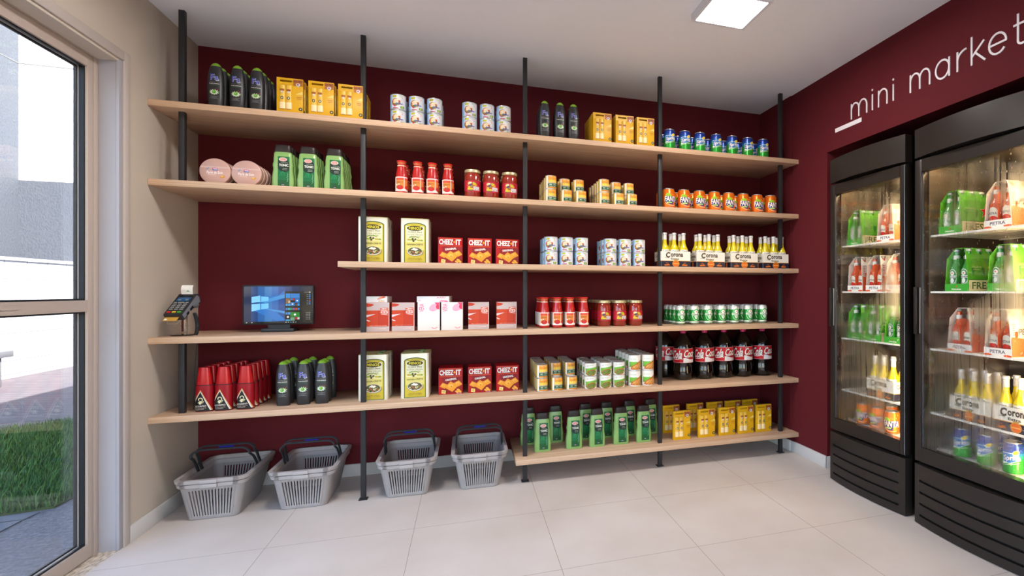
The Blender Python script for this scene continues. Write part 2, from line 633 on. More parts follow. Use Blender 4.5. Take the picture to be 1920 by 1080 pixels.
# glazed door in the left wall
XD = -1.4946
door = thing('door_1', (0, 0, 0)); door['kind'] = 'structure'
g = G()
g.box(XD - 0.046, 2.905, 0.0, XD, DY1, DZ, M_FRAME, 0.002)
g.box(XD - 0.046, DY0, 0.0, XD, DY0 + 0.029, DZ, M_FRAME, 0.002)
g.box(XD - 0.046, DY0 + 0.029, 2.112, XD, 2.905, DZ, M_FRAME)
g.build('door_frame', door)
M_GASK = C('#17191d', 0.5)
def leaf(y0, y1, hy):
    g = G()
    xa, xb = XD - 0.045, XD - 0.0015
    g.box(xa, y1 - 0.0375, 0.006, xb, y1, 2.110, M_FRAME, 0.0015)
    g.box(xa, y0, 0.006, xb, y0 + 0.0375, 2.110, M_FRAME, 0.0015)
    g.box(xa, y0 + 0.0375, 2.060, xb, y1 - 0.0375, 2.110, M_FRAME)
    g.box(xa, y0 + 0.0375, 1.037, xb, y1 - 0.0375, 1.084, M_FRAME)
    g.box(xa, y0 + 0.0375, 0.006, xb, y1 - 0.0375, 0.062, M_FRAME)
    l = g.build('door_leaf', door)
    a, b_ = y0 + 0.0375, y1 - 0.0375
    for z0, z1 in ((0.062, 1.037), (1.084, 2.060)):
        G().box(XD - 0.026, a + 0.002, z0 + 0.002, XD - 0.022, b_ - 0.002, z1 - 0.002, M_GLASS).build('door_pane', l, smooth=False)
        q = G()
        for x_ in (XD - 0.014, XD - 0.040):
            q.box(x_ - .0045 if x_ < XD - .03 else x_ - .0125, b_ - 0.007, z0, x_ + .004, b_, z1, M_GASK)
            q.box(x_ - .004, a, z0, x_ + .004, a + 0.007, z1, M_GASK)
            q.box(x_ - .004, a + .007, z1 - 0.007, x_ + .004, b_ - .007, z1, M_GASK)
            q.box(x_ - .004, a + .007, z0, x_ + .004, b_ - .007, z0 + 0.007, M_GASK)
        q.build('gasket', l)
    h = G().prism([(hy - .055, 1.055), (hy + .03, 1.055), (hy + .036, 1.059), (hy + .036, 1.066), (hy + .03, 1.070), (hy - .055, 1.070)], 'x', XD - .002, XD + .0006, M_FRAME)
    h.build('latch_plate', l)
leaf(1.957, 2.904, 2.468)
leaf(0.99, 1.953, 1.40)
leaf(0.017, 0.980, .5)  # unseen leaf added to bring in more daylight
leaf(-0.954, 0.010, -.5)  # likewise an unseen leaf, added for daylight

# ------------------------------------------------------------------ ceiling lamps
M_LAMPCASE = C('#dedfe6', 0.4)
M_DIFF = bpy.data.materials.new('lit_diffuser')
M_DIFF.use_nodes = True
t = M_DIFF.node_tree; b = t.nodes['Principled BSDF']
b.inputs['Base Color'].default_value = (0.9, 0.88, 0.85, 1)
b.inputs['Emission Color'].default_value = (*LAMP_COLOR, 1)
b.inputs['Emission Strength'].default_value = LAMP_STRENGTH
LAMPS = [(1.200, 2.30), (-0.46, 2.30)]
lp = thing('ceiling_lamp')
g = G()
a, q = 0.145, 0.128
for (x0, y0, x1, y1) in ((-a, -a, a, -q), (-a, q, a, a), (-a, -q, -q, q), (q, -q, a, q)):
    g.box(x0, y0, -0.037, x1, y1, 0, M_LAMPCASE)
g.box(-q, -q, -0.012, q, q, 0, M_LAMPCASE)
g.build('lamp_case', lp, smooth=False)
G().box(-q, -q, -0.034, q, q, -0.030, M_DIFF).build('diffuser', lp, smooth=False)
proto(lp)
for i, (x, y) in enumerate(LAMPS):
    if i == 0:
        place(lp, x, y, ZC, 'square white surface ceiling lamp, lit, right of the shelving posts', 'ceiling lamp', 'square ceiling lamps')
    else:
        place(lp, x, y, ZC, 'square white lit ceiling lamp outside the frame of the photo', 'ceiling lamp', 'square ceiling lamps')

# ------------------------------------------------------------------ shelving
ZS = [2.032, 1.655, 1.279, 0.901, 0.524, 0.148]
YF = 3.153
names = ['top shelf, oak board the full width of the wall', 'second shelf from the top, oak board the full width',
         'third shelf, shorter oak board starting left of the second post', 'fourth shelf, oak board carrying the monitor and card terminal',
         'fifth shelf, oak board above the shopping baskets', 'lowest shelf, short oak board right of the baskets']
for i, z in enumerate(ZS):
    x0 = {2: -0.6365, 5: 0.2667}.get(i, XL + 0.001)
    g = G().box(x0, YF, z - 0.030, XR - 0.009 if i != 99 else XR, YB - 0.001, z, M_WOOD, 0.0012)
    g.box(XR - 0.0089, YF + 0.001, z - 0.029, XR - 0.0006, 3.2400, z - 0.001, M_WOOD)
    o = tag(g.build('wall_shelf'), names[i], 'shelf', 'oak shelves on the back wall')
POSTS = [(-1.335, 'leftmost dark steel shelf post, beside the left wall'),
         (-0.541, 'second dark steel post from the left, between the baskets'),
         (0.3125, 'middle dark steel post, at the left end of the lowest shelf'),
         (1.1612, 'fourth dark steel post from the left'),
         (2.0552, 'rightmost dark steel shelf post, near the wine red side wall')]
for z0, z1, lb in ((ZS[1] + .0003, ZC, 'leftmost dark steel post hanging from the ceiling to the second shelf'), (ZS[4] + .0003, ZS[3] - .0303, 'short dark steel post between the fourth and fifth shelves, left end')):
    t_ = thing('shelf_post', (POSTS[0][0], 3.2168, z0), lb, 'post', 'dark steel shelf posts')
    G().box(0, 0, 0, 0.0245, 0.0252, z1 - z0, M_STEEL, 0.0012).build('post', t_)
for x, lb in POSTS[1:]:
    t_ = thing('shelf_post', (x, 3.2168, 0), lb, 'post', 'dark steel shelf posts')
    G().box(0, 0, 0.004, 0.0245, 0.0252, ZC, M_STEEL, 0.0012).build('post', t_)
    G().box(-0.009, -0.008, 0, 0.0335, 0.033, 0.004, M_STEEL).build('foot_plate', t_)

# ------------------------------------------------------------------ lettering on the right wall
def pen(paths, wd, m, name, y0, z0, sx, sz, label):
    """letter made of bars and arcs, standing 3 mm proud of the wall; u runs towards the viewer (-Y)"""
    g = G()
    A = Art()
    for p in paths:
        if p and p[0] == 'dot':
            A.poly([(p[1], p[2] - .007), (p[1] + .007, p[2]), (p[1], p[2] + .007), (p[1] - .007, p[2])], m)
        else:
            A.stroke(p, wd, m)
    for polys, mm, ly in A.items:
        for kq, q in enumerate(polys):
            n = len(q)
            pr_ = 0.0035 + 0.00006 * (kq + 3 * ly)
            vs = [(XR - 0.0004, y0 - u, z0 + v) for u, v in q] + [(XR - pr_, y0 - u, z0 + v) for u, v in q]
            fs = [list(range(n)), list(range(n, 2 * n))] + [[i, (i + 1) % n, (i + 1) % n + n, i + n] for i in range(n)]
            g.add(vs, fs, mm)
    return g.build(name, SIGN, smooth=False, label=label)
M_SIGN = C('#f1ecf0', 0.5)
SIGN = thing('wall_lettering', (0, 0, 0), 'white lettering reading mini market on the wine red wall above the fridges', 'sign')
def arc(cx, cz, rx, rz, a0, a1, n=12):
    return [(cx + rx * math.cos(math.radians(a0 + (a1 - a0) * i / n)), cz + rz * math.sin(math.radians(a0 + (a1 - a0) * i / n))) for i in range(n + 1)]
X = 0.088
def L_m(w_): 
    h = w_ / 2; r = h / 2
    return [[(0, 0), (0, X)], [(0, X - r * 1.3)] + arc(r, X - r * 1.25, r, r * 1.2, 180, 0) + [(h, 0)], [(h, X - r * 1.3)] + arc(h + r, X - r * 1.25, r, r * 1.2, 180, 0) + [(2 * h, 0)]]
def L_n(w_):
    r = w_ / 2
    return [[(0, 0), (0, X)], [(0, X - r * 1.3)] + arc(r, X - r * 1.1, r, r * 1.1, 180, 0) + [(w_, 0)]]
L_i = [[(0, 0), (0, X - .002)], ('dot', 0, X + .024)]
def L_a(w_):
    r = w_ / 2
    return [arc(r, X / 2, r, X / 2, 0, 360, 20), [(w_, 0), (w_, X)]]
def L_r(w_):
    return [[(0, 0), (0, X)], [(0, X - w_ * .9)] + arc(w_, X - w_ * .95, w_, w_ * .95, 180, 90, 8)]
L_k = [[(0, 0), (0, .126)], [(0, .034), (.060, X)], [(.019, .049), (.066, 0)]]
def L_e(w_):
    r = w_ / 2
    return [[(0.001, X / 2), (w_, X / 2)] + arc(r, X / 2, r, X / 2, 0, 320, 20)]
L_t = [[(0.018, .126), (.018, .016)] + arc(.036, .016, .018, .017, 180, 290, 6), [(0, X - .004), (.042, X - .004)]]
ZB = 2.147
pen(L_m(.130), .0085, M_SIGN, 'letter', 2.6169, ZB, 1, 1, 'white letter m')
pen(L_i, .0085, M_SIGN, 'letter', 2.4428, ZB, 1, 1, 'white letter i')
pen(L_n(.064), .0085, M_SIGN, 'letter', 2.3947, ZB, 1, 1, 'white letter n')
pen(L_i, .0085, M_SIGN, 'letter', 2.2868, ZB, 1, 1, 'white letter i')
pen(L_m(.122), .0085, M_SIGN, 'letter', 2.1697, ZB, 1, 1, 'white letter m')
pen(L_a(.077), .0085, M_SIGN, 'letter', 2.0120, ZB, 1, 1, 'white letter a')
pen(L_r(.046), .0085, M_SIGN, 'letter', 1.8906, ZB, 1, 1, 'white letter r')
pen(L_k, .0085, M_SIGN, 'letter', 1.8163, ZB, 1, 1, 'white letter k')
pen(L_e(.078), .0085, M_SIGN, 'letter', 1.7300, ZB, 1, 1, 'white letter e')
pen(L_t, .0085, M_SIGN, 'letter', 1.6190, ZB, 1, 1, 'white letter t')
pen([[(0, 0), (.223, 0)]], .025, M_SIGN, 'underline_bar', 2.7590, 2.1192, 1, 1, 'short thick white bar')

# ------------------------------------------------------------------ outside, seen through the door
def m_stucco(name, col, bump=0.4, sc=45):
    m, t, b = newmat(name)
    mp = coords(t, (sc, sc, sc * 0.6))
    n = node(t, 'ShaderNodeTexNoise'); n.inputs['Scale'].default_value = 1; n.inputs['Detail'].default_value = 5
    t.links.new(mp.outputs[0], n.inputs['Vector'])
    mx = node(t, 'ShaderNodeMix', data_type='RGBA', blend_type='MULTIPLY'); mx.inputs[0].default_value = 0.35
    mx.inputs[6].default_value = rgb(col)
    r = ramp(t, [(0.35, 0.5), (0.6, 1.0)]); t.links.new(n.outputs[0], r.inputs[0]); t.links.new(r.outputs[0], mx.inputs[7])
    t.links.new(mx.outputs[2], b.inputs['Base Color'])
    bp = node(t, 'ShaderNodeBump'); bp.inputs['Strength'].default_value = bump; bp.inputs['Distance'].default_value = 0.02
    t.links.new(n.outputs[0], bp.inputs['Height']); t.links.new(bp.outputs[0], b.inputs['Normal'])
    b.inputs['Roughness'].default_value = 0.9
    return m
M_ST_SHADE = m_stucco('stucco_shade_grey', '#4a4f57')  # shaded part of the render, the shade put in as grey
M_ST_SUN = m_stucco('stucco_sun_white', '#f4f3f0', 0.15)  # sunlit part of the render, the sun put in as white
bl = thing('neighbouring_building', (0, 0, 0), 'tall rendered building beyond the garden wall outside, shade painted grey and sun painted white', 'building')
g = G(); g.box(-8.5, 9.0, -0.05, -6.6, 12.5, 6.6, M_ST_SHADE); g.box(-6.6, 11.05, -0.05, -1.7, 12.5, 2.86, M_ST_SHADE)
g.build('lower_wall', bl, label='stucco wall with shade painted grey')
g = G(); g.box(-6.6, 11.05, 2.86, -1.7, 12.5, 6.6, M_ST_SUN); g.build('upper_wall', bl, label='stucco wall with sunlight painted white')
g = G(); g.box(-6.6, 11.043, 4.672, -1.7, 11.052, 4.684, C('#6b6a69', .8)); g.box(-6.606, 9.0, 4.672, -6.596, 11.05, 4.684, C('#6b6a69', .8))
g.build('wall_joint', bl)
def m_brick(name, c1, c2, mort, bw, rh, ms, axis='yz', rot=0.0, offset=0.5, rough=0.85, bump=0.3):
    m, t, b = newmat(name)
    tc = node(t, 'ShaderNodeTexCoord')
    vec = tc.outputs['Object']
    if axis == 'yz':
        sp = node(t, 'ShaderNodeSeparateXYZ'); cb = node(t, 'ShaderNodeCombineXYZ')
        t.links.new(vec, sp.inputs[0]); t.links.new(sp.outputs[1], cb.inputs[0]); t.links.new(sp.outputs[2], cb.inputs[1])
        vec = cb.outputs[0]
    mp = node(t, 'ShaderNodeMapping'); mp.inputs['Rotation'].default_value = (0, 0, rot); t.links.new(vec, mp.inputs[0])
    br = node(t, 'ShaderNodeTexBrick', offset=offset)
    br.inputs['Scale'].default_value = 1; br.inputs['Brick Width'].default_value = bw; br.inputs['Row Height'].default_value = rh
    br.inputs['Mortar Size'].default_value = ms; br.inputs['Color1'].default_value = rgb(c1); br.inputs['Color2'].default_value = rgb(c2)
    br.inputs['Mortar'].default_value = rgb(mort)
    t.links.new(mp.outputs[0], br.inputs['Vector']); t.links.new(br.outputs[0], b.inputs['Base Color'])
    bp = node(t, 'ShaderNodeBump'); bp.invert = True; bp.inputs['Strength'].default_value = bump; bp.inputs['Distance'].default_value = 0.01
    t.links.new(br.outputs['Fac'], bp.inputs['Height']); t.links.new(bp.outputs[0], b.inputs['Normal'])
    b.inputs['Roughness'].default_value = rough
    return m
M_BLOCK = m_brick('white_block_wall', '#c2c2c6', '#bcbdc1', '#74767f', 0.39, 0.185, 0.007)
gw = thing('garden_wall', (0, 0, 0), 'white painted block garden wall behind the bench outside', 'wall')
G().box(-6.0, 5, -0.05, -5.85, 11.04, 1.545, M_BLOCK).build('block_wall', gw, smooth=False)
G().box(-6.02, 5, 1.545, -5.83, 11.04, 1.59, C('#b5b3b5', .8)).build('coping', gw)
M_CONC = wall_paint('bench_concrete', '#68686c')
bn = thing('concrete_bench', (0, 0, -0.05), 'pale concrete bench in front of the white block wall outside', 'bench')
G().box(-5.79, 7.2, 0.36, -5.36, 8.90, 0.44, M_CONC, .01).build('seat', bn)
G().box(-5.70, 8.60, 0, -5.40, 8.78, 0.36, M_CONC, .008).build('leg', bn)
G().box(-5.70, 7.35, 0, -5.40, 7.53, 0.36, M_CONC, .008).build('leg', bn)
M_PAVE = m_brick('block_paving', '#575254', '#4d4950', '#342f33', 0.22, 0.11, 0.005, axis='xy', rot=math.radians(20), bump=.2)
def sheet(pts, z0, z1, m): return G().prism(pts, 'z', z0, z1, m)
tag(sheet([(-6.2, 3), (-1.6, 3), (-1.6, 12), (-6.2, 12)], -0.2, -0.05, M_PAVE).build('ground_paving', smooth=False), 'pinkish grey block paving between the lawn and the garden wall', 'paving', kind='structure')
m, t, b = newmat('granite_path')
mp = coords(t, (1, 1, 1)); n = node(t, 'ShaderNodeTexNoise'); n.inputs['Scale'].default_value = 45; n.inputs['Detail'].default_value = 6; n.inputs['Roughness'].default_value = .8
t.links.new(mp.outputs[0], n.inputs['Vector']); r = ramp(t, [(0.35, '#303135'), (0.5, '#535257'), (0.68, '#77747a')]); t.links.new(n.outputs[0], r.inputs[0])
t.links.new(r.outputs[0], b.inputs['Base Color']); b.inputs['Roughness'].default_value = .8
M_PATH = m
tag(sheet([(-3.4, -1), (-1.61, -1), (-1.61, 6.6), (-2.0, 6.6), (-2.02, 4.6), (-2.096, 3.986), (-2.100, 3.757), (-2.291, 3.713), (-3.4, 3.45)], -0.05, -0.044, M_PATH).build('ground_path', smooth=False), 'speckled grey granite path just outside the glazed door', 'path', kind='structure')
for pts, lb in (([(-3.3, 2.70), (-2.135, 2.70), (-2.135, 3.595), (-3.3, 3.50)], 'grey slab nearest the door, left edge of the photo'),
            ([(-3.3, 3.51), (-2.135, 3.604), (-2.127, 3.70), (-2.30, 3.69), (-3.3, 3.44)], 'grey slab against the lawn edge')):
    tag(sheet(pts, -0.05, -0.038, C('#5c5e64', .8)).build('paving_slab', smooth=False), lb, 'slab', 'slabs on the granite path')
# lawn
LAWN = [(-2.291, 3.713), (-2.100, 3.757), (-2.096, 3.986), (-2.02, 4.6), (-2.0, 6.9), (-3.19, 6.09), (-3.66, 5.75), (-4.6, 5.1), (-3.4, 3.47)]
def inside(x, y, P):
    c = False
    for i in range(len(P)):
        (x1, y1), (x2, y2) = P[i], P[i - 1]
        if (y1 > y) != (y2 > y) and x < (x2 - x1) * (y - y1) / (y2 - y1) + x1: c = not c
    return c
g = sheet(LAWN, -0.05, -0.035, C('#3a4a22', .9))
M_GR = [C('#33562a', .7), C('#416b2e', .7), C('#5d8038', .7), C('#2a4926', .7)]
cnt = 0
while cnt < 26000:
    x = random.uniform(-4.4, -1.95); y = random.uniform(3.4, 6.95)
    if not inside(x, y, LAWN): continue
    if x / y < -0.66 or x / y > -0.44: continue
    cnt += 1
    h = random.uniform(.035, .10); a = random.uniform(0, 2 * PI); l = random.uniform(.01, .05)
    dx, dy = math.cos(a) * .0022, math.sin(a) * .0022
    ex, ey = math.cos(a + 1.3) * l, math.sin(a + 1.3) * l
    g.add([(x - dx, y - dy, -.036), (x + dx, y + dy, -.036), (x + dx * .7 + ex * .35, y + dy * .7 + ey * .35, -.036 + h * .6), (x - dx * .7 + ex * .35, y - dy * .7 + ey * .35, -.036 + h * .6), (x + ex, y + ey, -.036 + h)],
          [(0, 1, 2, 3), (3, 2, 4)], M_GR[cnt % 4])
tag(g.build('lawn', smooth=False, fixn=False), 'green grass lawn outside between the granite path and paving', 'grass', kind='stuff')
# ------------------------------------------------------------------ products: one of each kind
WHITE = C('#efece6', .45); BLACK = C('#101113', .4); SILVER = C('#c9ccd0', .28, .85)
ORD = ['first', 'second', 'third', 'fourth', 'fifth', 'sixth', 'seventh', 'eighth']

def p_shower_gel():                                  # matt black bottle with a lime green cap
    T = thing('shower_gel_bottle')
    H = .234
    blk = C('#26272a', .38, 0, 0, .5)
    secs = [(0, .0290, .016, 2.6), (.003, .0300, .0175, 2.6), (.060, .0335, .0195, 2.5), (.115, .0345, .0200, 2.4), (.150, .0335, .0195, 2.4),
            (.180, .0305, .0180, 2.3), (.200, .0265, .0160, 2.2), (.215, .0225, .0140, 2.1)]
    G().loft(secs, blk, 44).build('bottle_body', T)
    G().loft([(.2151, .0225, .0140, 2.1), (.220, .0200, .0130, 2.1), (.227, .0150, .0105, 2), (.2315, .0085, .006, 2), (.2335, .003, .002, 2)], C('#7fae2e', .3), 32).build('cap', T, label='lime green cap')
    A = Art()
    A.text('Fa', 0.0005, .1575, .030, C('#c9cbe6', .4), .035, .034, .0)
    A.text('Fa', 0, .158, .0285, C('#3c46a8', .4), .012, .032)
    for x0, x1, z_ in ((-.0185, -.0095, .1440), (-.0185, -.0105, .1715)):
        A.rect(x0, z_, x1, z_ + .0022, C('#3c46a8', .4))
    A.stroke([(.006, .141), (.012, .1395), (.020, .1425)], .002, C('#cfd2da', .4))
    A.stroke([(-.020, .133), (.020, .133)], .0010, C('#8f9298', .5))
    A.text('PURE BREEZE', 0, .1245, .0038, WHITE, .02, .042)
    A.text('SPICEFRESH', 0, .1175, .0038, C('#3f7a4a', .5), .01, .034)
    sp = []
    for i in range(11):
        a_ = 2 * PI * i / 11 + .2
        sp.append((math.cos(a_), math.sin(a_), a_))
    for c_, s_, a_ in sp:
        A.stroke([(0, .082), (c_ * .0180, .082 + s_ * .0125)], .0032, C('#c3d6ae', .4))
        A.oval(c_ * .0185, .082 + s_ * .0128, .0020, .0020, C('#a9cf78', .4), 6)
    A.oval(0, .081, .0155, .0110, C('#cdd3cb', .4), 14)
    A.oval(0, .083, .0085, .0085, C('#5fa82f', .35), 16)
    A.oval(-.002, .0855, .0035, .003, C('#9ed36a', .35), 10)
    A.text('New', .013, .0965, .005, C('#96283a', .4), .02, .016, .2)
    for z, w_ in ((.060, .034), (.0545, .022), (.050, .036)):
        A.text('SHOWERGEL', 0, z, .0026, C('#a7a9ad', .5), 0, w_)
    g = G(); A.lay(g, on_loft(secs), .004, .0005, .00012, .012); g.build('label_print', T, smooth=False, fixn=False)
    return proto(T)

def p_lip_balm():                                    # yellow hanging box with two sticks
    T = thing('lip_balm_box')
    W, H, D = .0605, .188, .011
    yl = C('#d6a313', .4); gold = C('#ecc83e', .3, .1)
    g = G()
    g.box(-W, -D, 0, W, D, .150, yl, .001)
    g.box(-W, -D, .150, W, -D + .004, .1665, yl); g.box(-W, -D, .1765, W, -D + .004, H, yl)
    g.box(-W, -D, .1665, -W + .016, -D + .004, .1765, yl); g.box(.010, -D, .1665, W, -D + .004, .1765, yl)
    g.box(-W, D - .003, .150, W, D, H, yl)
    g.box(-W, -D + .004, .150, -W + .0015, D - .003, H, gold); g.box(W - .0015, -D + .004, .150, W, D - .003, H, yl)
    g.box(-W + .0015, -D + .004, H - .0015, W - .0015, D - .003, H, gold)
    g.build('box', T)
    for x in (-.034, -.004):
        q = G().loft([(.022, .0135, .007, 2.2, x, -D), (.148, .0135, .007, 2.2, x, -D)], C('#e0b445', .35), 20)
        q.loft([(.0215, .0138, .0073, 2.2, x, -D), (.056, .0138, .0073, 2.2, x, -D)], C('#ecd3a2', .4), 20)
        st = q.build('balm_stick', T)
        A = Art()
        A.rect(-.010, .116, .010, .126, C('#9a5426', .5)); A.oval(0, .110, .0055, .0055, C('#cfc3c4', .5), 8)
        A.oval(0, .078, .007, .0085, C('#4a4436', .5), 12); A.oval(0, .078, .003, .005, C('#d8cfae', .5), 8)
        g = G(); A.lay(g, lambda u, z, d, x=x: (x + u, -D - .0076 - d, z), None, .0006); g.build('stick_print', st, smooth=False, fixn=False)
    A = Art()
    A.rect(.016, .150, W - .001, .183, C('#a8642a', .45))
    A.text('BAUMO', .038, .174, .012, C('#7d3a22', .5), .03, .040)
    A.oval(.038, .157, .010, .0085, C('#d9cdd0', .45), 10); A.oval(.037, .157, .005, .004, C('#8b5a6a', .45), 8)
    A.poly([(.032, .150), (.044, .150), (.038, .140)], C('#cdbfa6', .45))
    A.poly([(.026, .104), (W - .001, .104), (W - .001, .122)], C('#dfc66a', .4))
    A.text('ORIGINAL', .044, .090, .006, C('#a8602a', .5), .02, .026)
    A.text('DUO', .044, .080, .006, C('#a8602a', .5), .02, .018)
    A.oval(.050, .026, .0095, .0095, C('#3b3a26', .5), 14); A.oval(.050, .026, .0045, .0045, C('#b8a972', .5), 8)
    g = G(); A.lay(g, on_front(D)); g.build('box_print', T, smooth=False, fixn=False)
    return proto(T)

def can_lid(T, r, z, name='lid', tab=True):
    g = G().lathe([(r * .93, z), (r * .97, z + .0015), (r, z + .002), (r, z + .0038), (r * .96, z + .0042), (r * .90, z + .0018), (r * .2, z + .0014), (.0005, z + .0014)], SILVER, 28)
    if tab:
        g.box(-.006, -.004, z + .0017, .006, .016, z + .0028, SILVER, .0004)
    return g.build(name, T, label='bare metal lid')

def food_can(name, r, H, draw, side='#d8e2ea'):
    T = thing(name)
    t_ = C('#cfcfc9', .3, .8)
    g = G().lathe([(r * .985, 0), (r, .0008), (r, .003), (r * .985, .004)], t_, 32); g.build('bottom_rim', T)
    G().lathe([(r * .985, .004), (r * .985, H - .004)], C(side, .4), 40).build('can_body', T)
    G().lathe([(r * .985, H - .004), (r, H - .003), (r, H - .0006), (r * .97, H), (r * .93, H - .0025), (.0008, H - .0025)], t_, 32).build('lid', T, label='silver ring-pull lid')
    A = Art(); draw(A, r, H)
    g = G(); A.lay(g, on_cyl(r * .985), .0045, .0005, .0001); g.build('paper_label', T, smooth=False, fixn=False)
    return proto(T)

def d_blue(A, r, H):
    h0, h1 = .0045, H - .0045
    q = r * 1.45
    A.rect(-q, h0, q, h1, C('#8fb9e2', .4)); 
    A.rect(-q * .55, h0, q, h1, C('#c5d4e6', .4)); A.rect(-q * .1, h0, q * .85, h1 - .004, C('#dbdde2', .4))
    A.poly([(-.026, h1 - .004), (-.004, h1 - .003), (-.006, h1 - .014), (-.028, h1 - .015)], C('#b8b52a', .4))
    A.text('bio', .020, h1 - .006, .006, C('#b9bd4a', .4), .02, .016)
    A.stroke([(.022, h1 - .012), (.026, h1 - .014), (.024, h1 - .022)], .002, C('#e0714a', .4))
    A.oval(-.008, .041, .023, .021, C('#c28a4a', .4), 18); A.oval(-.008, .036, .021, .017, C('#7c6a44', .4), 18)
    A.oval(-.006, .046, .018, .012, C('#e8dcc2', .4), 14, .4)
    for i in range(4): A.stroke([(-.020 + i * .008, .038 + i * .001), (-.010 + i * .008, .055 - i * .001)], .0022, C('#cda878', .4))
    for x, z, c_ in ((-.024, .044, '#c22f2c'), (-.018, .034, '#d8c23a'), (.008, .046, '#b3262a'), (-.010, .030, '#4f7a3a'), (.004, .030, '#d8c23a'), (-.014, .020, '#c22f2c'), (.002, .020, '#cfd8b8'), (-.022, .028, '#b9321f')):
        A.oval(x, z, .0045, .004, C(c_, .4), 7)
    A.text('Panier', .010, .033, .010, C('#4a4fa8', .4), .03, .036, .15)
    A.rect(-.022, .006, .004, .010, C('#c22a24', .4)); A.rect(.014, .008, .034, .020, C('#7a9a3a', .4)); A.oval(.023, .014, .004, .004, C('#c3cf7a', .4), 8)

def d_corn(A, r, H):
    h0, h1 = .0035, H - .0035
    A.rect(-r * 1.5, h0, r * 1.5, h1, C('#d9b62a', .4)); A.rect(-r * 1.05, h0, -r * .62, h1, C('#f3efe4', .35)); A.rect(-r * .62, h0, r * 1.5, h1, C('#ea9a2c', .4))
    A.rect(-r * .62, .036, r * 1.5, .054, C('#e8b541', .4))
    for i in range(5): A.oval(-.010 + i * .011, .044, .005, .008, C('#f0cf5c', .4), 10)
    A.oval(.010, .058, .003, .004, C('#5e9a8a', .4), 6); A.oval(-.012, .056, .002, .003, C('#5e9a8a', .4), 6)
    A.text('milho', -.004, .071, .006, C('#f5ddb0', .4), .02, .018); A.text('verde', .020, .071, .006, C('#f5ddb0', .4), .02, .018)
    A.rect(-r * .62, .031, r * 1.5, .037, C('#a9a39c', .4)); A.rect(-r * .62, .010, r * 1.5, .031, C('#27583a', .4))
    A.text('BIO', -.004, .024, .006, C('#cfe0cc', .4), .03, .014); A.text('CORN', .020, .024, .006, C('#cfe0cc', .4), .03, .018)
    A.text('SWEETCORN', .006, .014, .004, C('#cfe0cc', .4), .02, .044)
    for i in range(7): A.oval(-.018 + i * .010, .008, .004, .004, C('#e2861c', .4), 6)
def d_bean(A, r, H):
    h0, h1 = .0035, H - .0035
    A.rect(-r * 1.5, h0, r * 1.5, h1, C('#eae8e4', .35))
    A.poly([(-.030, .022), (.050, .040), (.050, .056), (-.022, .046)], C('#6fae3c', .4)); A.rect(-.032, .010, -.016, .046, C('#6fae3c', .4))
    A.oval(.008, .020, .034, .019, C('#c44b3c', .4), 20, .2)
    A.oval(.009, .019, .031, .0165, C('#6b7a34', .4), 20, .2)
    random.seed(3)
    for i in range(26):
        a_, q = random.uniform(0, 6.28), random.random() ** .5
        x, z = .009 + math.cos(a_) * q * .027, .018 + math.sin(a_) * q * .012
        A.stroke([(x - .003, z - .001), (x + .003, z + .0015)], .0018, C(('#8ea048', '#4f5f28', '#a3b061')[i % 3], .4))
    A.text('la verte', 0, .066, .005, C('#8fae76', .4), .02, .034); A.text('extra', -.016, .060, .003, C('#c97a70', .4), .02, .012); A.text('Haricots', .014, .008, .004, C('#d8524a', .4), .03, .02)
def d_fries(A, r, H):
    h0, h1 = .0035, H - .0035
    A.rect(-r * 1.5, h0, r * 1.5, h1, C('#eeebe4', .35))
    A.poly([(-.032, .036), (.050, .062), (.050, .046), (-.032, .020)], C('#62a838', .4)); A.rect(-.032, .034, .020, .056, C('#6fb540', .4))
    A.poly([(-.018, .010), (-.022, .024), (.010, .044), (.050, .066), (.050, .006), (0, .006)], C('#b9722c', .4))
    for i in range(9):
        x = -.014 + i * .0065; A.stroke([(x, .010 + (i % 3) * .004), (x + .014, .030 + i * .003)], .0032, C(('#dba35c', '#cf8f42', '#e6b978')[i % 3], .4))
    A.poly([(-.030, .010), (.0, .006), (-.012, .014)], C('#c23a2c', .4)); A.text('la verte', -.004, .074, .006, C('#8fbe86', .4), .02, .034)

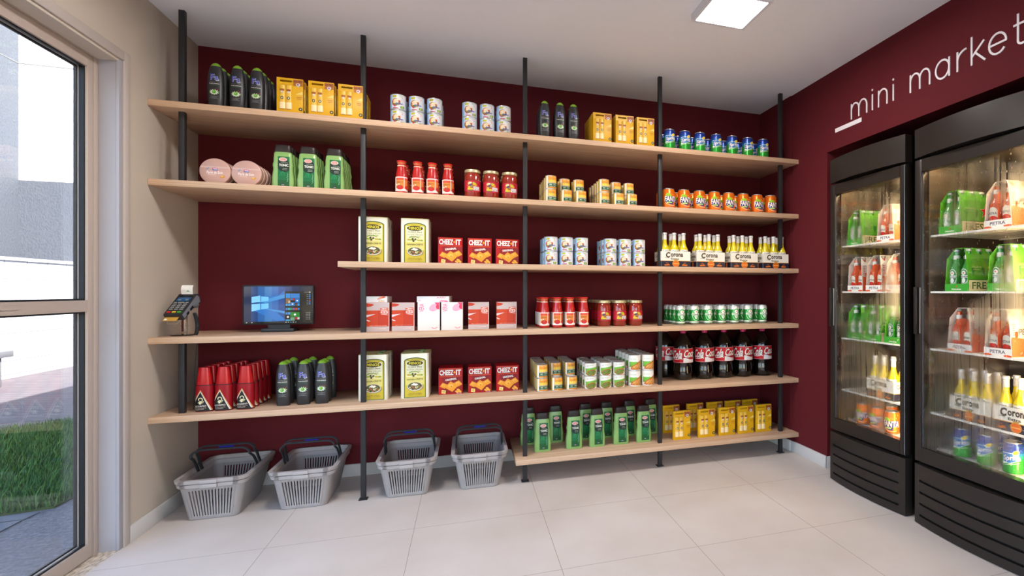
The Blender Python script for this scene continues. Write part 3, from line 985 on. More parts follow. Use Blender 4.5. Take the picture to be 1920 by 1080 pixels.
def soda_can(name, r, H, base, draw, top=None):
    T = thing(name)
    b_ = C(base, .25, .35)
    mats = [SILVER, SILVER] + [b_] * 3 + [b_]
    G().loft([(0, r * .72, r * .72, 2), (.003, r * .78, r * .78, 2), (.009, r * .98, r * .98, 2), (.012, r, r, 2), (H - .014, r, r, 2), (H - .005, r * .86, r * .86, 2), (H - .0042, r * .855, r * .855, 2)], b_, 40, True,
             [SILVER, SILVER, b_, b_, C(top, .25, .4) if top else b_, SILVER, SILVER]).build('can_body', T)
    can_lid(T, r * .86, H - .0043)
    A = Art(); draw(A, r, H)
    g = G(); A.lay(g, on_cyl(r), .0045, .0004, .0001); g.build('can_print', T, smooth=False, fixn=False)
    return proto(T)
def d_sprite(A, r, H):
    q = r * 2.6
    for z0, z1, c_ in ((.066, .074, '#1f8f5a'), (.074, .084, '#2b9a86'), (.084, .094, '#2f82b4'), (.094, .106, '#2756a6'), (.106, H - .0145, '#233a8f')):
        A.rect(-q, z0, q, z1, C(c_, .25, .3))
    A.rect(-q, .0125, q, .067, C('#2f9a35', .25, .3))
    A.poly([(-.030, .052), (.040, .074), (.040, .066), (-.030, .044)], C('#e8f0e0', .3))
    A.poly([(-.030, .092), (-.028, .054), (.000, .050), (.034, .066), (.034, .096)], C('#e8f0f4', .3)); 
    A.poly([(-.0285, .090), (-.0265, .0555), (.000, .052), (.034, .068), (.034, .094)], C('#2d6fae', .3))
    A.oval(.022, .096, .014, .009, C('#e8f0e0', .3), 14, .5); A.oval(.022, .097, .012, .0075, C('#e9c81f', .3), 14, .5)
    A.text('Sprite', .006, .0715, .030, C('#2c3f9c', .3), .05, .064, .18, .14)
    A.text('Sprite', .006, .072, .027, WHITE, .02, .060, .18, .14)
    A.stroke([(-.030, .040), (0, .047), (.034, .055)], .0018, C('#e8f0e0', .3))
def d_fanta(A, r, H):
    A.oval(.012, .056, .038, .038, C('#f0a05c', .3), 24); A.oval(.012, .056, .0365, .0365, C('#ee7a1e', .25, .3), 24)
    A.oval(.008, .040, .040, .020, C('#f3d9c0', .3), 20, -.25); A.oval(.008, .0425, .040, .020, C('#ee7a1e', .25, .3), 20, -.25)
    A.poly([(-.036, .076), (.052, .082), (.052, .046), (.028, .046), (.022, .026), (.004, .028), (-.030, .042)], C('#2a2a7c', .3))
    A.text('FANTA', .014, .0625, .034, C('#f4e6d8', .3), .03, .094, .05, -.02)
    A.rect(-.020, .034, .016, .043, C('#8fbe2c', .3)); A.text('laranja', -.002, .0385, .005, WHITE, .02, .028)
    A.poly([(-.030, .086), (-.018, .098), (0, .096), (.010, .086), (.014, .074), (-.004, .080), (-.020, .080)], C('#8fc22e', .3)); A.stroke([(-.026, .087), (.010, .079)], .0012, C('#4f8a1e', .3))
def d_beer(A, r, H):
    q = r * 2.9
    A.rect(-q, H - .030, q, H - .0145, C('#dfe3e0', .25, .4)); A.rect(-q, .0125, q, .022, C('#dfe3e0', .25, .4))
    A.oval(0, .066, .027, .040, C('#b9dcb8', .3), 24); A.oval(0, .066, .0245, .0375, C('#2b9a40', .25, .3), 24)
    A.oval(0, .072, .018, .026, C('#cfe6cd', .3), 20); A.oval(0, .072, .016, .023, C('#3aa64c', .25, .3), 20)
    A.oval(0, .084, .012, .010, WHITE, 14); A.star(0.002, .0855, .0062, C('#d8202a', .3))
    A.rect(-.030, .063, .030, .074, WHITE); A.text('Heineken', 0, .0685, .0075, C('#20382a', .3), .03, .052)
    A.oval(0, .050, .010, .013, C('#d7dcd8', .3), 12); A.oval(0, .050, .003, .010, C('#9fc3a5', .3), 8)

def p_cream():                                       # round cream tub standing on edge, lid to the front
    T = thing('cream_tub')
    r = .0655
    M_ = Matrix.Translation((0, 0, r)) @ Matrix.Rotation(PI / 2, 4, 'X')
    pk = C('#c09a90', .35, .1)
    g = G().lathe([(r * .9, -.032), (r * .95, -.030), (r * .95, -.012)], C('#a8837a', .4), 48); g.xf(M_); g.build('tub_body', T)
    g = G().lathe([(r, -.0119), (r, .006), (r * .985, .0095), (r * .93, .0115), (.001, .0120)], pk, 56); g.xf(M_); g.build('lid', T, label='pale pink satin lid')
    A = Art()
    A.poly([(-.058, .090), (.058, .090), (.061, .082), (-.061, .082)], C('#c9a89f', .35))
    A.rect(-.010, .070, .012, .083, C('#b03a86', .4)); A.rect(-.010, .070, .012, .0745, C('#3a6ab0', .4)); A.text('Tahiti', .001, .078, .006, WHITE, .03, .018)
    A.text('Perle de Soin', .0, .060, .013, C('#f6ecea', .4), .01, .066, .1)
    A.stroke([(-.034, .074), (-.024, .081)], .005, C('#7f92ae', .4))
    A.text('douceur', -.012, .050, .004, C('#f6ecea', .4), 0, .032); A.text('corporel', -.012, .044, .004, C('#e6b48a', .4), 0, .034)
    A.oval(.032, .040, .011, .005, C('#c98a2e', .4), 10, .3); A.oval(.030, .042, .006, .004, C('#e2b24a', .4), 8)
    g = G(); A.lay(g, lambda x, z, d: (x, -.0122 - d, z)); g.build('lid_print', T, smooth=False, fixn=False)
    return proto(T)

def p_tonic():                                       # green shampoo bottle with dark cap
    T = thing('shampoo_bottle')
    gr = C('#84ad64', .3, 0, 0, .4, .2)
    secs = [(0, .048, .0195, 4.5), (.004, .050, .021, 4.5), (.060, .0505, .0215, 4.5), (.095, .0455, .0205, 4.2), (.112, .044, .020, 4), (.125, .047, .0205, 4), (.135, .0465, .0205, 4),
            (.145, .043, .020, 4), (.165, .043, .0195, 4), (.190, .041, .0185, 4), (.1985, .037, .016, 3.5)]
    G().loft(secs, gr, 48).build('bottle_body', T)
    G().loft([(.1986, .0375, .0175, 4.5), (.201, .0385, .018, 4.5), (.228, .0345, .0165, 4.5), (.234, .033, .0155, 4.5), (.236, .030, .014, 4.5)], C('#2b2423', .35), 40).build('cap', T, label='dark brown flip cap')
    A = Art()
    A.rect(-.020, .014, .032, .174, C('#1a6b40', .35)); A.rect(-.020, .014, .032, .050, C('#1d5a30', .35))
    A.poly([(-.020, .110), (-.012, .100), (.010, .092), (.030, .100), (.032, .112), (.032, .140), (.020, .160), (-.010, .160), (-.020, .150)], C('#23302c', .4))
    A.oval(.003, .158, .018, .0105, WHITE, 16); A.oval(.003, .158, .0165, .009, C('#c8413f', .4), 16); A.oval(.003, .158, .016, .0065, C('#e9cfc8', .4), 16); A.text('cora', .003, .158, .008, C('#c8363a', .4), .03, .024)
    A.text('TONIC', .007, .128, .013, C('#e6efe4', .4), .03, .042); A.text('SHAMPOOING', .010, .141, .004, C('#b9c9b6', .4), 0, .030); A.text('vitalite', .012, .112, .004, C('#b9c9b6', .4), .01, .022); A.text('cheveux', .012, .105, .004, C('#b9c9b6', .4), .01, .022)
    for i in range(4):
        A.stroke([(.020 + (i % 2) * .005, .040 + i * .012), (.026, .046 + i * .012), (.022, .052 + i * .012)], .0012, C('#9fcf9a', .4))
    for i in range(4):
        A.stroke([(-.012 + i * .008, .070), (-.006 + i * .006, .088), (.004, .094)], .002, C('#2f9a5c', .4))
    A.rect(-.004, .018, .012, .032, C('#22302a', .4)); A.text('250', .004, .025, .006, C('#c3cfc0', .4), .01, .012)
    g = G(); A.lay(g, on_loft(secs), .005, .0006, .00012, .008); g.build('label_print', T, smooth=False, fixn=False)
    return proto(T)

def p_passata():                                     # tomato passata bottle
    T = thing('tomato_sauce_bottle')
    red = C('#b3201d', .18, 0, 0, .5, .5)
    G().lathe([(.024, 0), (.029, .003), (.030, .008), (.030, .095), (.0285, .110), (.0235, .140), (.0205, .158), (.0205, .166)], red, 36).build('bottle_glass', T, label='glass full of red tomato sauce')
    G().lathe([(.0212, .152), (.0212, .160)], C('#d9b9a0', .4), 28).build('neck_band', T)
    G().lathe([(.0205, .1662), (.0208, .170), (.0228, .1765)], C('#c4683e', .3), 32).build('neck', T, label='orange glass neck')
    G().lathe([(.0232, .1768), (.0246, .178), (.0248, .1835), (.0235, .185), (.001, .185)], C('#c8201e', .3), 32).build('cap', T, label='red twist cap')
    A = Art()
    q = .0305
    A.rect(-q * 1.6, .016, q * 1.6, .094, WHITE)
    A.rect(-q * .95, .030, .015, .088, C('#e58a3a', .4)); A.rect(-q * .95, .076, .015, .089, C('#d6503a', .4)); A.rect(.018, .030, .046, .088, C('#dd7a36', .4)); A.rect(.018, .076, .046, .089, C('#d6503a', .4))
    A.text('PASSATA', -.006, .066, .006, C('#6b3418', .4), .03, .036); A.text('di pomodoro', -.006, .060, .004, C('#6b3418', .4), .02, .034)
    A.poly([(-.028, .030), (.015, .030), (.006, .022), (-.020, .022)], WHITE)
    A.oval(-.005, .036, .017, .013, C('#c4282a', .35), 18); A.star(-.005, .043, .005, C('#4a7a2c', .4), 5, .4); A.oval(.034, .036, .014, .012, C('#c4282a', .35), 14)
    A.oval(-.022, .050, .005, .004, C('#f3e2cc', .4), 8); A.oval(-.010, .053, .004, .003, C('#f3e2cc', .4), 8)
    g = G(); A.lay(g, on_cyl(.0302), .0045, .0004, .0001); g.build('paper_label', T, smooth=False, fixn=False)
    return proto(T)

def p_jar():                                         # jar of vegetable sauce
    T = thing('sauce_jar')
    G().lathe([(.034, 0), (.038, .003), (.044, .018), (.044, .126), (.040, .138), (.0375, .142), (.0375, .150)], C('#8f2a1c', .12, 0, 0, .5, .6, 0), 40).build('jar_glass', T, label='glass jar of chunky red sauce')
    G().lathe([(.0395, .146), (.0435, .148), (.0435, .158), (.042, .163), (.0405, .164), (.0395, .1625), (.001, .1625)], C('#c9bd92', .35, .5), 36).build('lid', T, label='pale gold metal lid')
    A = Art()
    A.rect(-.066, .040, .066, .098, C('#b82238', .4)); A.poly([(-.034, .040), (.040, .040), (.040, .034), (-.034, .036)], C('#b82238', .4))
    for x, z, a_, c_ in ((-.018, .084, .010, '#d8cf7a'), (-.026, .072, .008, '#c8552a'), (-.012, .074, .009, '#4f4468'), (-.020, .060, .009, '#dfae2e'), (-.004, .066, .007, '#6f8a3a'), (.010, .080, .010, '#c6b32c'), (.018, .074, .008, '#d59a28'), (-.010, .086, .006, '#e8e2c8'), (-.030, .058, .005, '#b93a22'), (.004, .086, .006, '#a8b83a')):
        A.oval(x, z, a_, a_ * .75, C(c_, .4), 10, .5)
    A.rect(-.028, .046, .002, .056, C('#d9c22c', .4)); A.rect(-.026, .041, .0, .047, C('#7a6f4c', .4))
    A.rect(.004, .044, .040, .066, C('#d4cfd0', .4)); A.text('sauce', .014, .058, .004, C('#77707a', .4), .01, .016); A.oval(.014, .049, .004, .002, C('#444', .4) if False else C('#4a4448', .4), 8); A.oval(.032, .049, .004, .002, C('#4a4448', .4), 8)
    g = G(); A.lay(g, on_cyl(.0442), .005, .0004, .0001); g.build('paper_label', T, smooth=False, fixn=False)
    return proto(T)

def p_oil_tin():                                     # five litre olive oil tin
    T = thing('olive_oil_tin')
    W, H, D = .074, .252, .046
    wt = C('#e4e0cf', .3, .15)
    G().loft([(0, W * .985, D * .985, 9), (.003, W, D, 9), (H - .004, W, D, 9), (H - .001, W * .99, D * .99, 9)], wt, 64).build('tin_body', T)
    gd = C('#b9ae4e', .35, .4)
    g = G(); e = .0025
    g.tube([(x, y, H - .001) for x, y in [((W - .001) * math.copysign(abs(math.cos(t_)) ** (2 / 9), math.cos(t_)), (D - .001) * math.copysign(abs(math.sin(t_)) ** (2 / 9), math.sin(t_))) for t_ in [2 * PI * (i + .5) / 48 for i in range(48)]]], e * .7, gd, 6, True)
    g.build('top_rim', T, label='olive yellow rolled rim')
    G().lathe([(.017, H - .0005), (.017, H + .004), (.014, H + .0055), (.001, H + .0055)], C('#7f9a6a', .35), 24, cx=.030, cy=0).build('cap', T, label='green pouring cap')
    A = Art()
    def arch(w_, z0, z1, rise, m):
        p = [(-w_, z0), (w_, z0), (w_, z1)] + [(w_ * math.cos(t_), z1 + rise * math.sin(t_)) for t_ in [PI * i / 12 for i in range(1, 12)]] + [(-w_, z1)]
        A.poly(p, m)
    arch(.056, .003, .208, .020, C('#36502c', .35)); arch(.052, .0065, .205, .018, C('#c6bd3e', .35)); arch(.048, .0095, .202, .0165, C('#a98f1e', .35))
    arch(.0465, .011, .200, .0160, C('#c9b534', .35))
    A.rect(-.0465, .075, .0465, .202, C('#d8cd74', .35)); A.rect(-.0465, .120, .0465, .206, C('#e0dca8', .35)); A.rect(-.044, .150, .044, .208, C('#e6e3c4', .35))
    A.oval(0, .196, .042, .0145, C('#463f18', .35), 22); A.text('MINOS', 0, .196, .0155, C('#efe23c', .35), .012, .062, .1)
    A.text("Crete's Best", 0, .176, .009, C('#6d6a3a', .4), .02, .074)
    A.stroke([(-.036, .168), (.036, .168)], .0008, C('#8f8a5a', .4))
    A.text('EXTRA VIRGIN', 0, .160, .007, C('#8a8a4e', .4), .01, .080); A.text('OLIVE OIL', 0, .150, .007, C('#8a8a4e', .4), .01, .058)
    A.poly([(-.040, .128), (.042, .124), (.042, .132), (-.040, .136)], C('#a8b13a', .4))
    for x, z, c_ in ((-.012, .136, '#3b2f2e'), (.002, .134, '#4a3430'), (-.008, .125, '#3b2f2e'), (.006, .126, '#e3d9a0')): A.oval(x, z, .0055, .0055, C(c_, .4), 10)
    for k in ((-.022, .146, .5), (.012, .146, -.5), (-.006, .147, .1)): A.oval(k[0], k[1], .012, .0022, C('#7f9a4a', .4), 8, k[2])
    for x, c_ in ((-.034, '#d88a3a'), (-.026, '#8fae3c'), (.022, '#d8a23a'), (.034, '#7f9f3c')): A.oval(x, .130, .005, .0035, C(c_, .4), 8)
    A.text('HANIA-CRETE', 0, .106, .010, C('#6f6a34', .4), .02, .082)
    A.oval(.002, .062, .042, .022, C('#8f8460', .4), 22); A.oval(0, .066, .039, .0245, C('#d7d3c2', .4), 22); A.oval(0, .068, .036, .021, C('#52583a', .4), 22)
    random.seed(5)
    for i in range(38):
        a_, q = random.uniform(0, 6.28), random.random() ** .5
        A.oval(math.cos(a_) * q * .032, .066 + math.sin(a_) * q * .017, .0042, .0034, C(('#c4743c', '#3c4228', '#b9b06a', '#7c8a4a', '#8a3f2c', '#dcd6bc')[i % 6], .4), 6)
    A.poly([(-.020, .076), (.006, .070), (.018, .078), (-.006, .086)], C('#eeeadb', .4))
    A.text('Ideal for salads', 0, .030, .006, C('#7a6a20', .4), .0, .064, .15); A.text('ACIDITY 0.5 MAX', 0, .0235, .005, C('#6f5f1c', .4), .02, .078); A.text('PRODUCT OF GREECE', 0, .017, .0035, C('#8a7a2c', .4), .01, .066)
    g = G(); A.lay(g, on_front(D)); g.build('front_print', T, smooth=False, fixn=False)
    A = Art(); A.text('OLIVE OIL', .045, .150, .010, C('#7c7a68', .4), .01, .070, 0, PI / 2); A.oval(.045, .215, .010, .014, C('#6a6a48', .4), 14); A.rect(.030, .03, .060, .08, C('#d2cbb2', .4))
    g = G(); A.lay(g, on_right(W, D)); g.build('side_print', T, smooth=False, fixn=False)
    return proto(T)

def p_cracker():                                     # red cracker box
    T = thing('cracker_box')
    W, H, D = .066, .152, .024
    rd = C('#b3000f', .4)
    G().box(-W, -D, 0, W, D, H, rd, .0012).build('carton', T)
    A = Art()
    A.rect(-W + .003, .006, W - .003, .100, C('#8c0a18', .4)); A.rect(-W + .003, .006, -.045, .100, rd); 
    A.stroke([(-.058, .146), (.058, .146)], .0014, C('#e27a2a', .4)); A.stroke([(-.058, .104), (.058, .104)], .0014, C('#e27a2a', .4))
    A.text('CHEEZ', -.022, .1255, .034, C('#7c0f18', .4), .04, .080); A.text('CHEEZ', -.0225, .1262, .031, WHITE, .035, .076)
    A.text('IT', .043, .1262, .031, WHITE, .035, .028); A.star(.0215, .1265, .0085, C('#f0a42a', .4), 4, .5)
    A.text('ORIGINAL', .002, .0865, .012, WHITE, .035, .062, .05, .13)
    def cracker(x, z, a_, r_):
        p = []
        n = 12
        for i in range(4):
            for j in range(n):
                f = j / n; t0 = r_ + PI / 2 * i; t1 = t0 + PI / 2
                q = 1 + (.03 if j % 2 else -.02)
                p.append((x + a_ * q * ((1 - f) * math.cos(t0) + f * math.cos(t1)), z + a_ * q * .82 * ((1 - f) * math.sin(t0) + f * math.sin(t1))))
        A.poly([(u + .001, v - .002) for u, v in p], C('#b4601a', .5)); A.poly(p, C('#e99a2c', .5))
        A.oval(x - a_ * .1, z + a_ * .12, a_ * .42, a_ * .3, C('#f3b249', .5), 12); A.oval(x, z, a_ * .1, a_ * .08, C('#9c4a14', .5), 8)
    cracker(-.038, .052, .022, .25); cracker(.040, .060, .024, -.2); cracker(.004, .045, .037, .12)
    for x, z in ((.042, .024), (.050, .015), (.034, .014)): A.oval(x, z, .010, .006, C('#eda83c', .5), 10, -.4); 
    A.poly([(-.050, .008), (-.028, .004), (-.026, .024), (-.048, .028)], C('#efd37a', .4)); A.text('NET', -.038, .018, .005, C('#34406a', .4), .02, .014); A.text('200g', -.038, .011, .004, C('#9c4a14', .4), .02, .014)
    A.text('12.4 OZ', .046, .005, .004, WHITE, .01, .026)
    g = G(); A.lay(g, on_front(D)); g.build('front_print', T, smooth=False, fixn=False)
    return proto(T)

def p_cola():
    T = thing('cola_bottle')
    dk = C('#0d0807', .08, 0, 0, .5, .4)
    prof = [(.030, 0), (.052, .002), (.0635, .012), (.066, .030), (.0665, .060), (.0635, .080), (.0615, .092), (.0635, .106), (.0665, .120), (.067, .132), (.067, .208), (.0665, .216),
            (.064, .236), (.056, .254), (.043, .272), (.029, .290), (.020, .304), (.0165, .311), (.0165, .315)]
    G().lathe(prof, dk, 44).build('bottle_body', T, label='clear bottle full of dark cola')
    G().lathe([(.0175, .313), (.0190, .3145), (.0190, .3330), (.0180, .335), (.001, .335)], C('#c22a6e', .35), 32).build('cap', T, label='magenta screw cap')
    g = G().lathe([(.0674, .1180), (.0674, .2140)], C('#c4101f', .35), 48); lab = g.build('wrap_label', T)
    A = Art()
    r = .0676
    A.rect(-.105, .1190, .105, .1205, C('#e8dede', .35)); A.rect(-.105, .2115, .105, .2130, C('#e8dede', .35))
    A.poly([(.004, .121), (.105, .121), (.105, .138), (.050, .142), (.020, .152), (.004, .152)], C('#ece6e4', .35)); A.poly([(.004, .152), (.020, .152), (.050, .142), (.085, .139), (.085, .148), (.040, .156), (.004, .166)], C('#a30f1c', .35))
    A.rect(.0025, .120, .004, .212, C('#8f0f18', .35))
    for m_, o_, bd in ((C('#7a0c14', .35), .0012, .05), (WHITE, 0, .03)):
        A.text('Coca', .050 + o_, .181 - o_, .050, m_, bd, .084, .25, .04)
        A.text('Cola', -.042 + o_, .174 - o_, .058, m_, bd, .080, .25, .04)
    A.stroke([(.016, .162), (.030, .156), (.055, .158)], .003, WHITE)
    A.stroke([(-.070, .140), (-.040, .141), (-.010, .148), (-.004, .144)], .005, WHITE)
    A.rect(.010, .196, .020, .209, C('#7a0c14', .35)); A.rect(.012, .198, .018, .207, C('#d8a0a4', .35))
    g = G(); A.lay(g, on_cyl(.0675), .0055, .0005, .0001); g.build('label_print', lab, smooth=False, fixn=False)
    return proto(T)

def p_deo():                                         # red toiletry bottle with conical cap
    T = thing('cologne_bottle')
    rd = C('#8f0c1a', .3, .1)
    secs = [(0, .0365, .022, 2.6), (.002, .037, .0225, 2.6), (.129, .037, .0225, 2.6)]
    G().loft(secs, rd, 44).build('bottle_body', T)
    G().loft([(.1291, .0372, .0227, 2.6), (.1325, .0372, .0227, 2.6), (.133, .034, .020, 2.6)], C('#4a2226', .3, .4), 44).build('collar', T, label='dark metallic collar')
    G().loft([(.1331, .0335, .0205, 2.6), (.1345, .0335, .0205, 2.6), (.213, .0250, .0165, 2.6), (.2185, .024, .0158, 2.6), (.220, .0215, .014, 2.6)], C('#a81018', .25, .1), 44).build('cap', T, label='tall red tapering cap')
    A = Art()
    q = .0355
    A.poly([(-q, .003), (q, .003), (q, .012), (-.010, .109), (-q, .062)], C('#c9a46a', .35, .3)); A.poly([(-q, .003), (q - .003, .003), (q - .003, .0085), (-.010, .102), (-q, .054)], C('#d9d5d2', .35))
    A.poly([(-q, .003), (q - .006, .003), (-.010, .099), (-q, .048)], C('#15171a', .35))
    A.poly([(-q, .003), (q, .003), (q, .006), (-q, .020)], C('#15171a', .35))
    gs = C('#d6cfa4', .35)
    A.stroke(arc(-.010, .061, .008, .0085, 200, 20, 10) + [(-.002, .056)], .0042, gs); A.oval(-.010, .049, .0085, .006, gs, 12, .2)
    for a_ in (-2.8, -2.2, -1.6, -1.0, -.4, .1): A.stroke([(-.010, .049), (-.010 + .013 * math.cos(a_), .049 + .0105 * math.sin(a_))], .0016, gs)
    A.oval(.002, .051, .003, .0025, gs, 8); A.oval(-.011, .041, .004, .003, C('#eee9cf', .35), 8)
    A.text('SCORPIO', -.010, .0290, .0085, C('#ddd6d0', .35), .015, .048, 0, .06); A.text('EAU DE TOILETTE', -.009, .0185, .0042, C('#b7a79c', .4), .015, .046, 0, .05); A.text('DEODORANT', -.012, .0125, .0042, C('#b7a79c', .4), .015, .036, 0, .05)
    g = G(); A.lay(g, on_loft(secs), .004, .0005, .00012, .012); g.build('label_print', T, smooth=False, fixn=False)
    return proto(T)

def p_beer_bottle(name='lager_bottle', col='#d9c21c', H=.222, label='pale', cap='#d8d8dc'):
    T = thing(name)
    r = .0295 if label == 'pale' else .0275
    k = H / .222
    gl = C(col, .08, 0, 0, .5, .6)
    G().lathe([(r * .8, 0), (r, .003), (r, .105 * k), (r * .96, .118 * k), (r * .72, .134 * k), (.0145, .150 * k), (.0125, .170 * k), (.0118, .208 * k)], gl, 28).build('bottle_glass', T)
    if label == 'pale':
        G().lathe([(.0131, .176 * k), (.0124, .208 * k)], C('#d6d2cf', .4), 24).build('neck_label', T, label='white neck foil')
    else:
        G().lathe([(.0133, .168 * k), (.0126, .190 * k)], C('#d9d9d4', .4), 24).build('neck_label', T)
    G().lathe([(.0140, .209 * k), (.0150, .2095 * k), (.0138, H - .001), (.012, H), (.001, H)], C(cap, .35, .4), 20).build('crown_cap', T)
    A = Art()
    if label == 'pale':
        A.rect(-.040, .070, .040, .112, C('#e2ddcf', .4)); A.text('Corona', 0, .102, .012, C('#3b3224', .4), .02, .042); A.text('Extra', 0, .088, .007, C('#3b3224', .4), .02, .024)
    elif label == 'green':
        A.oval(0, .066, .022, .036, C('#c3ccc6', .4), 18); A.oval(0, .066, .019, .032, C('#2f7a3a', .4), 18); A.rect(-.030, .060, .030, .071, C('#dfe3de', .4)); A.text('Heineken', 0, .0655, .007, C('#24402c', .4), .03, .046)
        A.oval(0, .082, .010, .010, C('#dfe3de', .4), 12); A.star(0, .082, .006, C('#cf2428', .4)); A.oval(0, .048, .009, .012, C('#dfe3de', .4), 12)
    else:
        A.oval(0, .060, .024, .030, C('#d8d3c4', .4), 18); A.oval(0, .040, .020, .012, C('#c22a1e', .4), 12); A.text('PETRA', 0, .062, .010, C('#43454c', .4), .02, .036)
    g = G(); A.lay(g, on_cyl(r), .0045, .0004, .0001); g.build('paper_label', T, smooth=False, fixn=False)
    return proto(T)

def p_corona_carton():
    T = thing('beer_carton')
    W, H, D = .1015, .101, .062
    wt = C('#e6e1d6', .4); nv = C('#1d2036', .4)
    g = G()
    for (x0, y0, x1, y1) in ((-W, -D, W, -D + .0012), (-W, D - .0012, W, D), (-W, -D + .0012, -W + .0012, D - .0012), (W - .0012, -D + .0012, W, D - .0012)):
        g.box(x0, y0, 0, x1, y1, H, wt)
    g.box(-W + .0012, -D + .0012, 0, W - .0012, D - .0012, .0012, nv)
    g.box(-W + .0012, -.0006, .0012, W - .0012, .0006, H - .01, wt)
    g.build('carton_walls', T, smooth=False)
    for nm, fn, hw, x00 in (('front_print', on_front(D), W, 0), ('side_print', None, D, 0)):
        A = Art()
        q = hw - .0005
        A.rect(-q, 0.0005, q, .038, nv); A.rect(-q, .038, q, .041, C('#c9892a', .4))
        if nm == 'front_print':
            dk = C('#4a3f33', .4)
            A.text('C', -.0545, .078, .036, dk, .05, .030, .1); A.text('orona', .007, .077, .0225, dk, .035, .086); A.stroke([(-.075, .060), (-.050, .059), (-.046, .056)], .002, dk); A.text('Extra', -.006, .0535, .011, dk, .03, .056)
            A.oval(0, .022, .025, .021, C('#c98a3a', .4), 20); A.oval(0, .021, .022, .018, C('#d2661c', .4), 20); A.rect(-.020, .019, .020, .024, C('#e0a85a', .4)); A.poly([(-.012, .042), (.012, .042), (.016, .050), (0, .047), (-.016, .050)], C('#b9924a', .4))
            for s_ in (-1, 1):
                A.poly([(s_ * .040, .010), (s_ * .075, .008), (s_ * .082, .016), (s_ * .060, .018), (s_ * .052, .022), (s_ * .044, .016)], C('#c0661f', .4)); A.oval(s_ * .062, .026, .010, .004, C('#7a4a3c', .4), 8)
            fn_ = fn
            g = G(); A.lay(g, fn_); g.build(nm, T, smooth=False, fixn=False)
        else:
            dk = C('#4a3f33', .4)
            A.text('Corona', 0, .075, .024, dk, .03, .092); A.text('Extra', 0, .053, .010, dk, .03, .040); A.oval(0, .020, .014, .018, C('#d2661c', .4), 16)
            for f2 in (lambda x, z, d: (-W - d, -x, z), lambda x, z, d: (W + d, x, z)):
                g = G(); A.lay(g, f2); g.build(nm, T, smooth=False, fixn=False)
    return proto(T)

def p_carrier(kind):                                 # six pack carrier with cut away end; bottles stand inside
    T = thing('bottle_carrier')
    W, D, H = .0625, .096, .198                      # front (end) half width, half depth, height
    if kind == 'green':
        c1, c2 = C('#58b02c', .4), C('#2f8a2c', .4)
    else:
        c1, c2 = C('#dcd6cc', .4), C('#d65a32', .4)
    g = G()
    t_ = .0012
    for s_ in (-1, 1):                               # long sides, leaning inward at the top
        pts = [(-D, 0), (D, 0), (D, .15), (D - .02, H), (-D + .02, H), (-D, .15)]
        o = len(g.v)
        g.prism(pts, 'x', s_ * W - (t_ if s_ > 0 else 0), s_ * W + (0 if s_ > 0 else t_), c1)
        g.v[o:] = [(x - s_ * max(0, z - .13) * .55, y, z) for x, y, z in g.v[o:]]
    g.box(-W + .038, -D + .02, H - .0015, W - .038, D - .02, H, c1)
    for s_ in (-1, 1):
        y0 = s_ * D
        g.box(-W + t_, y0 - (t_ if s_ > 0 else 0), 0, W - t_, y0 + (0 if s_ > 0 else t_), .034, c1 if kind == 'green' else WHITE)
    g.box(-W + t_, -D + t_, 0, W - t_, D - t_, .0012, c1)
    g.box(-.0006, -D + t_, .0012, .0006, D - t_, .15, c2)
    g.build('carrier_board', T, smooth=False)
    A = Art()
    if kind == 'green':
        A.rect(-W, .001, W, .033, C('#3fa537', .4)); A.star(0, .022, .006, C('#d8202a', .4)); A.text('Heineken', 0, .010, .008, WHITE, .03, .05)
    else:
        A.rect(-W, .001, W, .033, WHITE); A.text('PETRA', 0, .019, .014, C('#4b4f66', .4), .02, .070); A.oval(-.045, .004, .02, .005, C('#d65a32', .4), 8); A.oval(.045, .004, .02, .005, C('#d65a32', .4), 8)
    g = G(); A.lay(g, on_front(D)); g.build('end_print', T, smooth=False, fixn=False)
    B = Art()
    if kind == 'green':
        B.rect(0.002, .002, 2 * D - .002, .050, C('#e3dcae', .4)); B.text('FRESH', D, .026, .032, C('#4a6a34', .4), .02, .150); B.rect(.002, .050, 2 * D - .002, .054, C('#2f8a2c', .4))
        B.star(D * 1.5, .098, .036, C('#e8d8c8', .4)); B.star(D * 1.5, .098, .031, C('#d8202a', .4)); B.text('6 x 330 ml', D * .5, .110, .008, C('#cfe6b8', .4), .01, .05); B.text('premium', D * .5, .098, .006, C('#cfe6b8', .4), .01, .04)
    else:
        B.poly([(.002, .002), (2 * D - .002, .002), (2 * D - .002, .040), (D * 1.3, .050), (D * .8, .075), (.002, .085)], C('#d65a32', .4)); B.text('PETRA', D * 1.0, .105, .026, C('#5a5a62', .4), .02, .110); B.text('AURUM', D, .085, .008, C('#8a8a8c', .4), .01, .06)
        for i in range(6): B.rect(.003, .092 + i * .009, .018, .096 + i * .009, C('#b9524a', .4))
    for f2 in (lambda x, z, d: (W + d, -D + x, z), lambda x, z, d: (-W - d, D - x, z)):
        g = G(); B.lay(g, lambda x, z, d, f2=f2: f2(x, z, d)); g.build('side_print', T, smooth=False, fixn=False)
    return proto(T)

